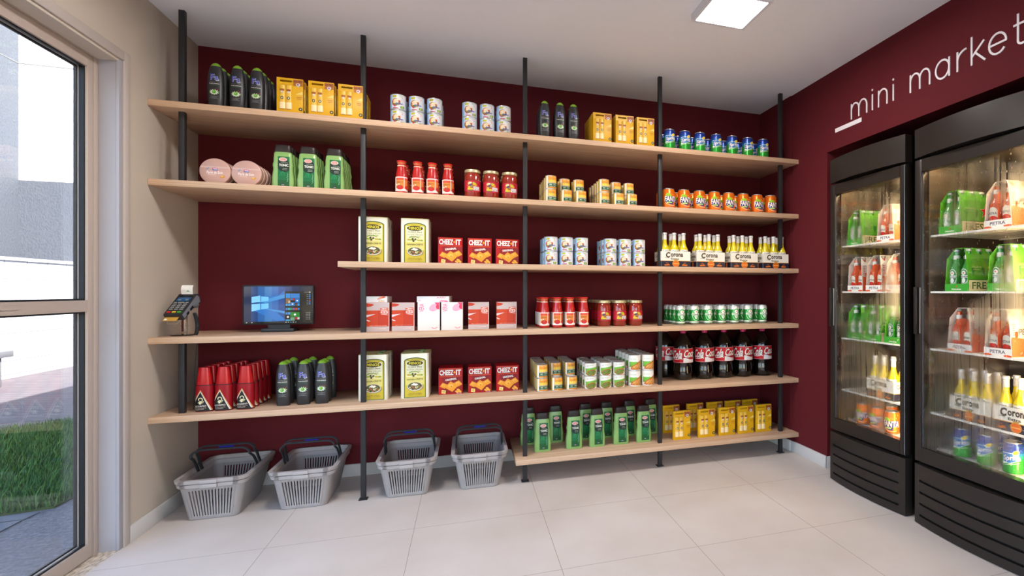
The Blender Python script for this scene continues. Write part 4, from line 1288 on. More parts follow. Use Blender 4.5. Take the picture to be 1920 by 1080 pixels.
def p_tea(kind):
    W, H, D = .0578, .159, .020
    T = thing('tea_box')
    A = Art()
    if kind == 'orange':
        G().box(-W, -D, 0, W, D, H, C('#b9512c', .35), .0008).build('carton', T)
        q = W - .0005
        A.rect(-q, .0005, q, H - .0005, C('#c3b0ae', .4)); A.rect(-q, .028, q, .116, C('#c23d16', .4)); A.rect(.0, .028, q, .116, C('#b93316', .4))
        A.poly([(-q, .135), (-q, .156), (-.030, .152), (-.018, .147), (-.034, .138)], C('#c0341a', .4)); A.poly([(-q, .092), (-.012, .096), (-q, .078)], C('#dcccd0', .3)); A.poly([(-q, .068), (-.036, .058), (-.046, .056), (-q, .062)], C('#dcccd0', .3))
        A.rect(.012, .100, .052, .130, C('#c9481c', .4)); A.text('VERA', .032, .110, .036, C('#e6c2bc', .3), .03, .040, 0, -PI / 2, True)
        A.text('infusion aux fruits rouges', .002, .0325, .0045, C('#e6b49c', .3), .01, .086, 0, 0, True); A.stroke([(-.034, .016), (.04, .018)], .001, C('#d8b4a8', .3)); A.poly([(-.01, .014), (.04, .012), (.042, .020)], C('#d9bfb6', .3))
        A.rect(q - .003, .0005, q, H - .0005, C('#dccdc6', .3))
    else:
        G().box(-W, -D, 0, W, D, H, C('#e9e4e0', .35), .0008).build('carton', T)
        pk = C('#dd6f92', .3)
        A.text('VERA', -.038, .134, .040, pk, .02, .026, 0, PI / 2, True) if False else A.text('VERA', -.038, .128, .026, pk, .02, .046, 0, PI / 2)
        A.text('infusion', -.016, .122, .004, C('#b9b9b9', .4), 0, .050, 0, PI / 2); A.text('fruits', -.004, .124, .004, C('#c9c9c9', .4), 0, .036, 0, PI / 2)
        A.oval(.028, .130, .028, .020, C('#eba6be', .3), 16, .5); A.poly([(.030, .158), (.056, .158), (.056, .118), (.042, .122), (.046, .140)], C('#e2466e', .3)); A.oval(.046, .134, .008, .012, C('#ee2f55', .3), 10)
        A.stroke([(.016, .018), (.026, .010), (.036, .012), (.044, .018)], .003, C('#e2688c', .3))
    g = G(); A.lay(g, on_front(D)); g.build('front_print', T, smooth=False, fixn=False)
    return proto(T)
def p_tea_flat(kind):
    W, H, D = (.086 if kind == 'pink' else .0578), .034, .055
    T = thing('tea_box')
    G().box(-W, -D, 0, W, D, H, C('#eceaea', .35), .0008).build('carton', T)
    A = Art()
    if kind == 'pink':
        A.text('VERA', .044, .026, .009, C('#e0839e', .3), .02, .050, 0, 0, True); A.poly([(.030, .002), (.085, .002), (.070, .012), (.044, .013)], C('#ec9ab4', .3)); A.poly([(.056, .002), (.085, .002), (.074, .008)], C('#e2466e', .3)); A.stroke([(-.078, .008), (-.070, .012), (-.064, .006)], .002, C('#e0839e', .3)); A.stroke([(.0, .018), (.05, .018)], .0006, C('#aaa', .4) if False else C('#aaaaaa', .4))
    else:
        A.text('VERA', .030, .008, .009, C('#c99a4a', .3), .02, .034, 0, 0, True); A.oval(.026, .026, .020, .007, C('#e8a48a', .3), 12, .4); A.oval(.040, .029, .010, .004, C('#e0543a', .3), 10, .2); A.stroke([(.0, .015), (.04, .0145)], .0006, C('#aaaaaa', .4))
    g = G(); A.lay(g, on_front(D)); g.build('front_print', T, smooth=False, fixn=False)
    if kind == 'pink':
        B = Art(); B.rect(.070, .022, .090, .030, C('#d88aa4', .3)); B.poly([(.080, .002), (.100, .002), (.100, .018), (.086, .012)], C('#d8406a', .3))
        g = G(); B.lay(g, on_right(W, D)); g.build('end_print', T, smooth=False, fixn=False)
    return proto(T)
# ------------------------------------------------------------------ stock the shelves
Z1, Z2, Z3, Z4, Z5, Z6 = ZS
ROW = ['front', 'second', 'third', 'fourth', 'fifth', 'sixth', 'seventh', 'eighth']
def colname(i, n):
    if n == 2: return ['left', 'right'][i]
    if n == 3: return ['left', 'middle', 'right'][i]
    return ORD[i] + ' from left'
def grid(pr, desc, cat, place_s, group, xs, y0, z, rows, dy, tiers=None, H=0, rot=0, sc=1.0, rear=None, skip=()):
    """xs: column centres; rows: rows per column; copies of one product, each its own thing"""
    n = len(xs)
    for ci, x in enumerate(xs):
        R = rows[ci] if isinstance(rows, (list, tuple)) else rows
        for ri in range(R):
            for ti in range(tiers or 1):
                if (ci, ri, ti) in skip: continue
                # rows recede straight back from the front one
                lb = f"{desc}, {ROW[ri]} row, {colname(ci, n)}"
                if n <= 3: lb += ' column'
                if tiers: lb += ', ' + ('lower', 'upper')[ti]
                lb += f", {place_s}"
                jx = random.uniform(-.0008, .0008)
                place(pr, x + jx, y0 + ri * dy, z + ti * H, lb, cat, group, rot, sc)

gel = p_shower_gel(); balm = p_lip_balm()
blue = food_can('food_can', .0405, .0850, d_blue, '#b9c9dc')
corn = food_can('food_can', .0335, .0800, d_corn, '#d8b733')
bean = food_can('food_can', .0378, .0795, d_bean, '#e6e4e0')
fries = food_can('food_can', .0388, .0985, d_fries, '#e9e6df')
sprite = soda_can('soda_can', .0372, .136, '#2f9a35', d_sprite, '#233a8f')
fanta = soda_can('soda_can', .0405, .131, '#e8701a', d_fanta)
beer = soda_can('beer_can', .0325, .128, '#2b8f3c', d_beer, '#dfe3e0')
cream = p_cream(); tonic = p_tonic(); passata = p_passata(); jar = p_jar(); tin = p_oil_tin(); cheez = p_cracker(); cola = p_cola(); deo = p_deo()
pale = p_beer_bottle(); cart = p_corona_carton()

# top shelf
grid(gel, 'black shower gel bottle', 'bottle', 'top shelf left end', 'black shower gel bottles, top shelf left', [-1.190, -1.100, -1.015], 3.238, Z1, [3, 3, 4], .060)
grid(balm, 'yellow lip balm box', 'box', 'top shelf behind second post', 'yellow boxes, top shelf left', [-.857, -.717, -.581], 3.190, Z1, [4, 4, 6], .045, sc=.955)
grid(blue, 'sky blue food can', 'can', 'top shelf right of second post', 'blue cans, top shelf, left block', [-.360, -.266, -.172], 3.25, Z1, 3, .09, 2, .0852)
grid(blue, 'sky blue food can', 'can', 'top shelf left of middle post', 'blue cans, top shelf, right block', [.0145, .110, .204], 3.25, Z1, 3, .09, 2, .0852)
grid(gel, 'black shower gel bottle', 'bottle', 'top shelf right of middle post', 'black shower gel bottles, top shelf middle', [.4400, .5330, .6160], 3.238, Z1, [3, 2, 2], .060)
grid(balm, 'yellow lip balm box', 'box', 'top shelf left of fourth post', 'yellow boxes, top shelf middle', [.782, .924, 1.060], 3.190, Z1, [8, 3, 3], .032, sc=.955)
grid(sprite, 'green and blue soda can', 'can', 'top shelf right end', 'lemon soda cans, top shelf', [1.2405, 1.349, 1.457, 1.5755, 1.695, 1.8135, 1.934], 3.236, Z1, 2, .13, rot=-.25)
# second shelf
grid(cream, 'round pink cream tub on edge', 'tub', 'second shelf left end', 'pink cream tubs, second shelf', [-1.190, -1.0585], 3.235, Z2, [3, 4], .046)
grid(tonic, 'green shampoo bottle', 'bottle', 'second shelf beside cream tubs', 'green shampoo bottles, second shelf', [-.915, -.8015, -.6775], 3.290, Z2, [4, 4, 5], .047)
grid(passata, 'red tomato sauce bottle', 'bottle', 'second shelf right of second post', 'tomato sauce bottles, second shelf', [-.3415, -.2600, -.1840, -.1013], 3.232, Z2, 4, .105)
grid(jar, 'red sauce jar with gold lid', 'jar', 'second shelf left of middle post', 'sauce jars, second shelf', [.031, .133, .238], 3.250, Z2, 3, .10)
grid(corn, 'orange corn can', 'can', 'second shelf right of middle post', 'corn cans, second shelf, left block', [.4760, .5705, .6585], 3.235, Z2, [5, 3, 3], .069, 2, .0802, skip=((1, 0, 1), (2, 0, 1)))
grid(corn, 'orange corn can', 'can', 'second shelf left of fourth post', 'corn cans, second shelf, right block', [.8045, .8990, .9850], 3.235, Z2, [5, 3, 3], .069, 2, .0802, skip=((1, 0, 1), (2, 0, 1)))
grid(fanta, 'orange soda can', 'can', 'second shelf right end', 'orange soda cans, second shelf', [1.2366, 1.3436, 1.4554, 1.5637, 1.6727, 1.7815, 1.8896, 1.9970], 3.240, Z2, 2, .11, rot=-.15)
# third shelf
grid(tin, 'tall olive oil tin', 'tin', 'third shelf by second post', 'olive oil tins, third shelf', [-.487, -.276], 3.303, Z3, 2, .105)
grid(cheez, 'red cracker box', 'box', 'third shelf left of middle post', 'cracker boxes, third shelf', [-.0893, .0705, .2273], 3.294, Z3, 1, .06)
grid(blue, 'sky blue food can', 'can', 'third shelf right of middle post', 'blue cans, third shelf, left block', [.4775, .5715, .6645], 3.240, Z3, 3, .09, 2, .0852, rot=-.18)
grid(blue, 'sky blue food can', 'can', 'third shelf left of fourth post', 'blue cans, third shelf, right block', [.8455, .9405, 1.0345], 3.240, Z3, 3, .09, 2, .0852, rot=-.18)
def beer_pack(x, y, z, rot, which, place_s, grp, rows=2):
    place(cart, x, y, z, f'white and navy beer carton, {which}, {place_s}', 'carton', grp + ' cartons', rot)
    for r_ in range(rows):
        for k in range(3):
            dx, dy = (k - 1) * .0655, (r_ - .5) * .062
            c_, s_ = math.cos(rot), math.sin(rot)
            place(pale, x + dx * c_ - dy * s_, y + dx * s_ + dy * c_, z + .0014, f'pale lager bottle, {("front", "rear")[r_]} {("left", "middle", "right")[k]}, in {which} carton, {place_s}', 'bottle', grp + ' bottles', rot)
for i, x in enumerate([1.2740, 1.5225, 1.7720, 2.0150]):
    beer_pack(x, 3.264, Z3, 0, ORD[i], 'third shelf', 'lager, third shelf')
# fourth shelf (counter)
tea1 = p_tea('orange'); tea2 = p_tea('white'); tf1 = p_tea_flat('orange'); tf2 = p_tea_flat('pink')
for i, (x, y, rt) in enumerate([(-.463, 3.281, -.03), (-.336, 3.281, -.03), (.065, 3.301, -.02), (.2225, 3.299, .03)]):
    place(tea1, x, y, Z4, ['orange tea box touching the second post', 'orange tea box beside the white tea boxes', 'orange tea box just right of the white tea boxes', 'orange tea box nearest the middle post'][i], 'box', 'orange tea boxes on the counter', rt)
place(tea2, -.204, 3.278, Z4, 'upright white and pink tea box, left of the pair', 'box', 'white tea boxes on the counter', -.03)
place(tea2, -.080, 3.278, Z4, 'upright white and pink tea box, right of the pair', 'box', 'white tea boxes on the counter', -.06)
place(tf1, -.470, 3.325, Z4 + .1592, 'white tea box lying on the leftmost orange tea box', 'box', None, -.10)
place(tf2, -.176, 3.325, Z4 + .1592, 'white and pink tea box lying across the upright white pair', 'box', None, -.13)
grid(passata, 'red tomato sauce bottle', 'bottle', 'counter shelf right of middle post', 'tomato sauce bottles, fourth shelf', [.4425, .5225, .5995, .6855], 3.267, Z4, 4, .067)
grid(jar, 'red sauce jar with gold lid', 'jar', 'counter shelf left of fourth post', 'sauce jars, fourth shelf', [.826, .928, 1.037], 3.315, Z4, [4, 3, 3], .092)
grid(beer, 'small green beer can', 'can', 'fourth shelf right end', 'green beer cans, fourth shelf', [1.3395, 1.4395, 1.5390, 1.6400, 1.7390, 1.8470, 1.9600], 3.288, Z4, 4, .075)
# fifth shelf
grid(deo, 'red cologne bottle', 'bottle', 'fifth shelf left end', 'red cologne bottles, fifth shelf', [-1.2370, -1.1590, -1.0660], 3.243, Z5, 5, .062)
for ci, x in enumerate([-.910, -.8180, -.7330]):
    for ri, dy in enumerate((0, .062, .172)):
        place(gel, x, 3.273 + dy, Z5, f"black shower gel bottle, {('front', 'second', 'rearmost')[ri]} row, {colname(ci, 3)} column, fifth shelf", 'bottle', 'black shower gel bottles, fifth shelf')
grid(tin, 'tall olive oil tin', 'tin', 'fifth shelf by second post', 'olive oil tins, fifth shelf', [-.4863, -.2753], 3.303, Z5, 2, .105)
grid(cheez, 'red cracker box', 'box', 'fifth shelf left of middle post', 'cracker boxes, fifth shelf', [-.090, .072, .231], 3.337, Z5, 3, .052)
grid(corn, 'orange corn can', 'can', 'fifth shelf right of middle post', 'corn cans, fifth shelf', [.4266, .5170, .6060], 3.252, Z5, [6, 6, 6], .068, 2, .0802, skip=((1, 0, 1), (2, 0, 1)))
grid(bean, 'white and green bean can', 'can', 'fifth shelf', 'green bean cans, fifth shelf', [.722, .817, .9030], 3.240, Z5, 4, .082, 2, .0797, rot=-.25)
grid(fries, 'white can with golden fries', 'can', 'fifth shelf left of fourth post', 'taller white cans, fifth shelf', [1.008, 1.0960], 3.246, Z5, 5, .080, 2, .0987, rot=-.35)
grid(cola, 'large cola bottle', 'bottle', 'fifth shelf right end', 'cola bottles, fifth shelf, front', [1.3956, 1.554, 1.703, 1.854, 2.009], 3.373, Z5, 1, .15, rot=-.42)
for i, x in enumerate([1.3250, 1.475, 1.628, 1.785, 1.940]):
    place(cola, x, 3.535, Z5, f'large cola bottle, rear row, {ORD[i]} from left, fifth shelf', 'bottle', 'cola bottles, fifth shelf, rear', -.42)
# lowest shelf
for i, x in enumerate([.435, .629, .775, .9315, 1.0847]):
    place(tonic, x, 3.295, Z6, f'green shampoo bottle, front row, {ORD[i]} from left, lowest shelf', 'bottle', 'green shampoo bottles, lowest shelf')
for i, x in enumerate([.3696, .5417, .7373, .8813, 1.0382, 1.1904]):
    place(tonic, x, 3.470, Z6, f'green shampoo bottle, rear row, {ORD[i]} from left, lowest shelf', 'bottle', 'green shampoo bottles, lowest shelf')
for i, x in enumerate([1.337, 1.516, 1.6677, 1.811, 1.951]):
    place(balm, x, 3.264, Z6, f'yellow lip balm box, front row, {ORD[i]} from left, lowest shelf', 'box', 'yellow boxes, lowest shelf')
for i, x in enumerate([1.3336, 1.5136, 1.6662, 1.8099, 1.9483]):
    place(balm, x, 3.448, Z6, f'yellow lip balm box, rear row, {ORD[i]} from left, lowest shelf', 'box', 'yellow boxes, lowest shelf')

# ------------------------------------------------------------------ monitor
mon = thing('computer_monitor', (-.9775, 3.430, Z4), 'flat black computer monitor showing a blue desktop, on the counter shelf', 'monitor')
BZ = C('#23262b', .35)
g = G()
g.box(-.1665, 0, .0395, .1665, .030, .2545, BZ, .002)
g.build('housing', mon)
G().box(-.052, .010, .018, .052, .026, .045, BZ).build('neck', mon)
G().box(-.075, -.024, 0, .077, .085, .019, BZ, .0015).build('base', mon)
scr = G().box(-.159, -.0012, .0465, .159, .0004, .2475, C('#0b1a44', .08, 0, .35)).build('screen', mon, smooth=False)
A = Art()
E_ = lambda h, e=.75: C(h, .1, 0, e * 1.35)
z0, z1 = .047, .247
for i in range(10):
    x0 = -.1585 + i * .0317
    c_ = ['#123061', '#1a4f9a', '#2a78cf', '#3a93e6', '#2d7ddb', '#1f5cb8', '#16418f', '#11306e', '#0e2452', '#0b1b3e'][i]
    A.rect(x0, z0, x0 + .0318, z1, E_(c_, .5))
for (p, c_) in (([(-.120, .120), (-.010, .060), (.040, .060), (-.040, .135)], '#2f86e0'), ([(-.120, .190), (-.040, .165), (.030, .225), (.030, .200)], '#2f80da'), ([(-.100, .165), (.030, .205), (.030, .185), (-.060, .158)], '#4aa6f2'), ([(-.100, .135), (.030, .112), (.030, .098), (-.060, .125)], '#4aa6f2')):
    A.poly(p, E_(c_, .6))
A.poly([(-.124, .158), (-.084, .164), (-.084, .198), (-.124, .190)], E_('#7cc6f8', .9)); A.poly([(-.080, .1645), (-.046, .169), (-.046, .190), (-.080, .194)], E_('#6cbcf6', .9))
A.poly([(-.124, .112), (-.084, .122), (-.084, .154), (-.124, .152)], E_('#7cc6f8', .9)); A.poly([(-.080, .123), (-.046, .128), (-.046, .156), (-.080, .154)], E_('#6cbcf6', .9))
A.rect(.030, z0 + .008, .1585, .2215, E_('#15171c', .4)); A.rect(-.1585, z0, .1585, z0 + .009, E_('#10131a', .4))
def tile(x0, y0, x1, y1, c_): A.rect(x0, y0, x1, y1, E_(c_, .7))
X0 = .034
tile(X0, .185, X0 + .022, .209, '#2f8fe0'); tile(X0 + .023, .185, X0 + .066, .209, '#3a86d8')
tile(X0, .155, X0 + .022, .183, '#8a6a4c'); tile(X0 + .012, .157, X0 + .022, .170, '#d2b49a'); tile(X0, .141, X0 + .010, .153, '#3fa0e8'); tile(X0 + .012, .141, X0 + .022, .153, '#3fa0e8')
tile(X0 + .023, .141, X0 + .043, .161, '#2878c8'); tile(X0 + .023, .172, X0 + .033, .183, '#2a80d0'); tile(X0 + .034, .172, X0 + .043, .183, '#c8323a'); tile(X0 + .045, .158, X0 + .066, .183, '#2878c8'); tile(X0 + .045, .141, X0 + .055, .155, '#5a4c44'); tile(X0 + .056, .141, X0 + .066, .155, '#2f8fe0')
for i, c_ in enumerate(('#2a80d0', '#2fb0c0', '#2f9a5a', '#8a4cb0', '#c8502a', '#2a78c0')): tile(X0 + i * .0113, .118, X0 + i * .0113 + .0100, .130, c_)
tile(X0, .094, X0 + .010, .106, '#2f8fe0'); tile(X0 + .012, .094, X0 + .022, .106, '#3f9fe6'); tile(X0 + .023, .080, X0 + .066, .106, '#1f8a2c'); tile(X0, .068, X0 + .022, .092, '#1a1a1c'); tile(X0 + .023, .060, X0 + .043, .078, '#6aa07c'); tile(X0 + .045, .066, X0 + .055, .078, '#b8303a'); tile(X0 + .056, .066, X0 + .066, .078, '#cfd3d8'); tile(X0, .059, X0 + .022, .066, '#2fa8e0')
for x, z, q in ((X0 + .044, .093, .0055), (X0 + .055, .170, .004), (X0 + .033, .151, .004), (X0 + .011, .080, .005)): A.oval(x, z, q, q, E_('#f2f4f6', .8), 10)
for i in range(6): A.rect(.1455, .199 - i * .010, .1525, .205 - i * .010, E_('#3f86d8' if i != 3 else '#c83a3a', .7)); A.rect(.134, .201 - i * .010, .143, .2028 - i * .010, E_('#b9bdc4', .6))
A.oval(.149, .216, .0048, .0048, E_('#c8b9a8', .6), 10); A.rect(.122, .2145, .142, .2165, E_('#9aa0a8', .5))
for i in range(5): A.rect(.130, .066 + i * .009, .144, .068 + i * .009, E_('#a9adb4', .5)); A.rect(.1465, .0655 + i * .009, .1505, .0695 + i * .009, E_('#c9cdd2', .5))
for i, c_ in enumerate(('#d8dce0', '#8fd0b0', '#4f9ae6', '#c9cdd2', '#8f949c')): A.rect(X0 + i * .0115, .049, X0 + i * .0115 + .005, .0535, E_(c_, .6))
A.rect(-.148, .049, -.143, .054, E_('#d8dce0', .6)); A.rect(-.124, .049, -.119, .054, E_('#d8dce0', .6))
g = G(); A.lay(g, lambda x, z, d: (x, -.0013 - d, z), None, .0001, .00004); g.build('screen_image', scr, smooth=False, fixn=False)

# ------------------------------------------------------------------ card terminal on its clear stand
term = thing('card_terminal', (-1.345, 3.262, Z4), 'black card payment terminal tilted on a clear acrylic stand, with paper roll', 'card terminal')
GL = bpy.data.materials.new('clear_acrylic'); GL.use_nodes = True
b = GL.node_tree.nodes['Principled BSDF']; b.inputs['Transmission Weight'].default_value = 1; b.inputs['Roughness'].default_value = .03; b.inputs['IOR'].default_value = 1.45
G().lathe([(.046, 0), (.048, .001), (.048, .005), (.046, .006), (.012, .006)], GL, 36, cx=.005, cy=.012).build('stand_base', term)
q = G().lathe([(.0125, .0062), (.0125, .047), (.0150, .0475), (.0150, .051), (.0125, .0515), (.0125, .110)], GL, 24, cx=.011, cy=.014)
q.build('stand_column', term)
TB = Matrix.Translation((-.012, -.048, .106)) @ Matrix.Rotation(math.radians(-9), 4, 'Z') @ Matrix.Rotation(math.radians(41), 4, 'X') @ Matrix.Diagonal((1.12, 1, 1, 1))
# local frame: x across, y up along the keypad face, z out of the face
K = C('#2b2c2f', .35); KS = C('#8d8f96', .3, .3)
def part(g, name, par=term, **k):
    g.xf(TB)
    return g.build(name, par, **k)
g = G()
prof = [(0, -.034), (-.002, -.004), (.002, .002), (.150, .004), (.158, -.002), (.162, -.020), (.150, -.048), (.095, -.042), (.070, -.026)]
g.prism([(y, z) for y, z in prof], 'x', -.0345, .0345, K)
part(g, 'terminal_body')
g = G(); g.prism([(.004, -.028), (.004, -.004), (.146, -.001), (.154, -.018), (.144, -.042), (.098, -.036), (.074, -.022)], 'x', .0345, .0360, KS); g.prism([(.004, -.028), (.004, -.004), (.146, -.001), (.154, -.018), (.144, -.042), (.098, -.036), (.074, -.022)], 'x', -.0360, -.0345, KS)
part(g, 'side_trim', label='grey side trim')
g = G(); g.box(.0345, .028, -.030, .0375, .046, -.018, BLACK); g.box(.0345, .062, -.030, .0375, .088, -.018, BLACK); g.box(.034, .092, -.040, .046, .116, -.028, C('#6f7176', .3, .4), .002); part(g, 'latch')
A = Art()
A.rect(-.030, .092, .030, .142, C('#141518', .15)); A.rect(-.026, .096, .026, .124, C('#1f78b8', .2, 0, .35)); A.text('PAYMENT TERMINAL', 0, .118, .004, C('#cfe4f2', .3, 0, .3), 0, .040); A.oval(-.014, .106, .007, .004, C('#d9d4c8', .3, 0, .3), 8); A.oval(.014, .106, .007, .004, C('#d9d4c8', .3, 0, .3), 8); A.text('payment', .0, .133, .004, C('#2f8fc0', .3), 0, .02)
g = G(); A.lay(g, lambda x, y, d: (x, y, .0035 + d), None, .0006, .0001); g.xf(TB); g.build('display', term, smooth=False, fixn=False, label='lit blue display')
for i, (x0, x1) in enumerate(((-.028, -.017), (-.013, .013), (.017, .028))):
    part(G().box(x0, .084, .002, x1, .0885, .006, C('#a9a9a6', .35), .001), 'function_key')
for r_ in range(4):
    for c_ in range(3):
        x0 = -.027 + c_ * .020; y0 = .070 - r_ * .0125
        part(G().box(x0, y0, .002, x0 + .014, y0 + .007, .0062, C('#8f908e', .35), .0012), 'key')
for i, c_ in enumerate(('#c8282c', '#d8b82c', '#4fae3c')):
    part(G().box(-.027 + i * .020, .012, .002, -.013 + i * .020, .021, .0065, C(c_, .35), .0012), 'key', label=('red', 'yellow', 'green')[i] + ' key')
g = G(); g.box(-.031, -.028, -.014, .021, .004, -.0125, C('#d9a94c', .3, .3)); g.box(-.028, -.024, -.0124, -.017, -.014, -.0121, WHITE)
part(g, 'inserted_card', label='gold bank card in the slot')
# paper roll end curling out of the top
g = G(); P = [(.150 + .020 * math.sin(t_), .004 + .018 - .0 + .014 * (1 - math.cos(t_))) for t_ in [i * .2 for i in range(9)]]
pp = [(.146, -.004), (.150, .010), (.157, .022), (.167, .032), (.180, .037)]
pr_ = pp + [(u + .0006, v - .0006) for u, v in reversed(pp)]
g.prism(pr_, 'x', -.024, .022, WHITE); part(g, 'receipt_paper', label='white receipt curling from the top')
A = Art(); A.poly([(-.004, .0), (.012, .0), (.004, .006)], C('#3f9a3c', .5)); A.text('TOTAL', -.013, .003, .004, C('#8a8a88', .5), 0, .016)
g = G(); A.lay(g, lambda x, y, d: (x, .1535 + y * .6 - d * .7, .0180 + y * .8 + d * .7), None, .0008); g.xf(TB); g.build('receipt_print', term, smooth=False, fixn=False)
g = G(); g.tube([(-.034, -.034, .094), (-.036, -.040, .066), (-.031, -.041, .062), (.000, -.039, .062), (.006, -.034, .068), (.010, -.010, .098)], .0016, SILVER, 8); g.build('wire_bracket', term, label='thin clear hoop under the keypad')
g = G(); pts = []
for i in range(230):
    t_ = i / 229; a_ = i * .85
    cx, cz = .045 + .012 * math.sin(t_ * 2.6), .112 - .110 * t_
    pts.append((cx + .0062 * math.cos(a_), .030 + .0062 * math.sin(a_), cz))
g.tube(pts, .0024, C('#202124', .4), 6); g.build('coiled_cable', term)
pc = thing('power_cable', (-1.29, 3.30, Z4 - .031), 'thin black cable hanging below the counter beside the leftmost post', 'cable')
G().tube([(0, 0, 0), (-.004, .002, -.02), (-.012, .004, -.12), (-.016, .006, -.24), (-.020, .010, -.3455)], .0022, C('#1b1c1e', .4), 8).build('cable_run', pc)

# ------------------------------------------------------------------ shopping baskets
def p_basket():
    T = thing('shopping_basket')
    gy = C('#999391', .5); gy2 = C('#a8a19f', .45); dk = C('#2f3134', .45)
    slots = [-.0795 + i * .0106 for i in range(16)]
    xsl = sorted([s_ - .0024 for s_ in slots] + [s_ + .0024 for s_ in slots])
    def ring(z, a, bf, bb, r, z_):
        """rounded rectangle with x stations shared with the slots; bf/bb = front/back y"""
        k = a / .104
        p = [(x * k, bf) for x in xsl]
        n = 6
        for i in range(n + 1):
            t_ = -PI / 2 + PI / 2 * i / n; p.append((a - r + r * math.cos(t_), bf + r + r * math.sin(t_)))
        for i in range(n + 1):
            t_ = PI / 2 * i / n; p.append((a - r + r * math.cos(t_), bb - r + r * math.sin(t_)))
        p += [(x * k, bb) for x in reversed(xsl)]
        for i in range(n + 1):
            t_ = PI / 2 + PI / 2 * i / n; p.append((-a + r + r * math.cos(t_), bb - r + r * math.sin(t_)))
        for i in range(n + 1):
            t_ = PI + PI / 2 * i / n; p.append((-a + r + r * math.cos(t_), bf + r + r * math.sin(t_)))
        return [(x, y, z_) for x, y in p]
    def at(z):                                         # taper from foot to rim
        t_ = z / .205
        return .104 + .036 * t_, .0 - .030 * t_, .330 + .085 * t_, .028 + .012 * t_
    zs = [.004, .012, .020, .150, .165, .200]
    g = G(); rings = []
    for z in zs:
        a, bf, bb, r = at(z); rings.append(ring(z, a, bf, bb, r, z))
    n = len(rings[0]); vs = [p for r_ in rings for p in r_]
    fs = []
    ns = len(xsl); s2 = ns + 14
    slotk = set(range(0, ns - 1, 2)) | set(range(s2, s2 + ns - 1, 2))
    for k in range(len(zs) - 1):
        for i in range(n):
            if k == 2 and i in slotk: continue
            j = (i + 1) % n
            fs.append((k * n + i, k * n + j, (k + 1) * n + j, (k + 1) * n + i))
    fs.append(tuple(reversed(range(n))))
    g.add(vs, fs, gy)
    sh = g.build('basket_shell', T)
    so = sh.modifiers.new('wall', 'SOLIDIFY'); so.thickness = .003; so.offset = 0
    # rim: two stacked rounded bands plus rolled lip
    def band(za, zb, out, m):
        g = G()
        prof = [(out, za), (out + .003, za + .002), (out + .003, zb - .002), (out, zb), (-.004, zb), (-.004, za)]
        R_ = []
        for o_, z in prof:
            a, bf, bb, r = at(z); R_.append(ring(z, a + o_, bf - o_, bb + o_, r + o_, z))
        n = len(R_[0]); vs = [p for q_ in R_ for p in q_]
        fs = [(k * n + i, k * n + (i + 1) % n, ((k + 1) % 6) * n + (i + 1) % n, ((k + 1) % 6) * n + i) for k in range(6) for i in range(n)]
        g.add(vs, fs, m); return g
    band(.1875, .206, .013, gy2).build('rim', T); band(.166, .1850, .010, gy2).build('lower_rim', T)
    a, bf, bb, r = at(.19)
    g = G().box(-.034, bf - .0225, .1875, .034, bf - .008, .2055, gy2, .002); g.box(-.034, bf - .0205, .166, .034, bf - .008, .1850, gy2, .002); g.build('handle_clip', T)
    # ribs along the foot
    a, bf, bb, r = at(.0)
    G().loft([(0, a - .004, (bb - bf) / 2 - .004, 8, 0, (bf + bb) / 2), (.006, a - .002, (bb - bf) / 2 - .002, 8, 0, (bf + bb) / 2)], C('#7a7c84', .45), 48).build('foot', T)
    # two folding handles
    for hi, (y0, yt, zt) in enumerate(((.185, .085, .318), (.228, .150, .322))):
        for k in range(2):
            o_ = k * .013
            P = []
            xw = .132 - k * .0
            base = [( -xw, y0 + o_, .186), (-xw * .985, y0 - .03 + o_, .228), (-xw * .97, (y0 + yt) / 2 - .012 + o_, .262)]
            P += base
            for i in range(7):
                t_ = PI - PI / 2 * i / 6
                P.append((-xw * .95 + .042 + .042 * math.cos(t_), yt + o_ - .008 * math.sin(t_) * 0, zt - .034 + .034 * math.sin(t_)))
            P += [(-x, y, z) for x, y, z in reversed(P)]
            if k == 0: allp = P
            g0 = G().tube(P, .0046, dk, 8, flat=.7)
            if k == 0: gg = g0
            else:
                o = len(gg.v); gg.v += g0.v; gg.f += [[i + o for i in f] for f in g0.f]; gg.m += g0.m
        h = gg.build('handle', T, label='dark grey folding handle')
        if hi: G().box(-.030, yt + .001, zt - .012, .034, yt + .012, zt - .005, C('#0c109a', .4)).build('grip_label', h, label='blue strip')
    return proto(T)
bk = p_basket()
for i, (x, lb) in enumerate([(-1.190, 'grey shopping basket on the floor, nearest the left wall'), (-.803, 'grey shopping basket on the floor, just left of the second post'),
                             (-.311, 'grey shopping basket on the floor, just right of the second post'), (.0700, 'grey shopping basket on the floor, touching the lowest shelf end')]):
    place(bk, x, 3.199, 0, lb, 'basket', 'grey shopping baskets on the floor')

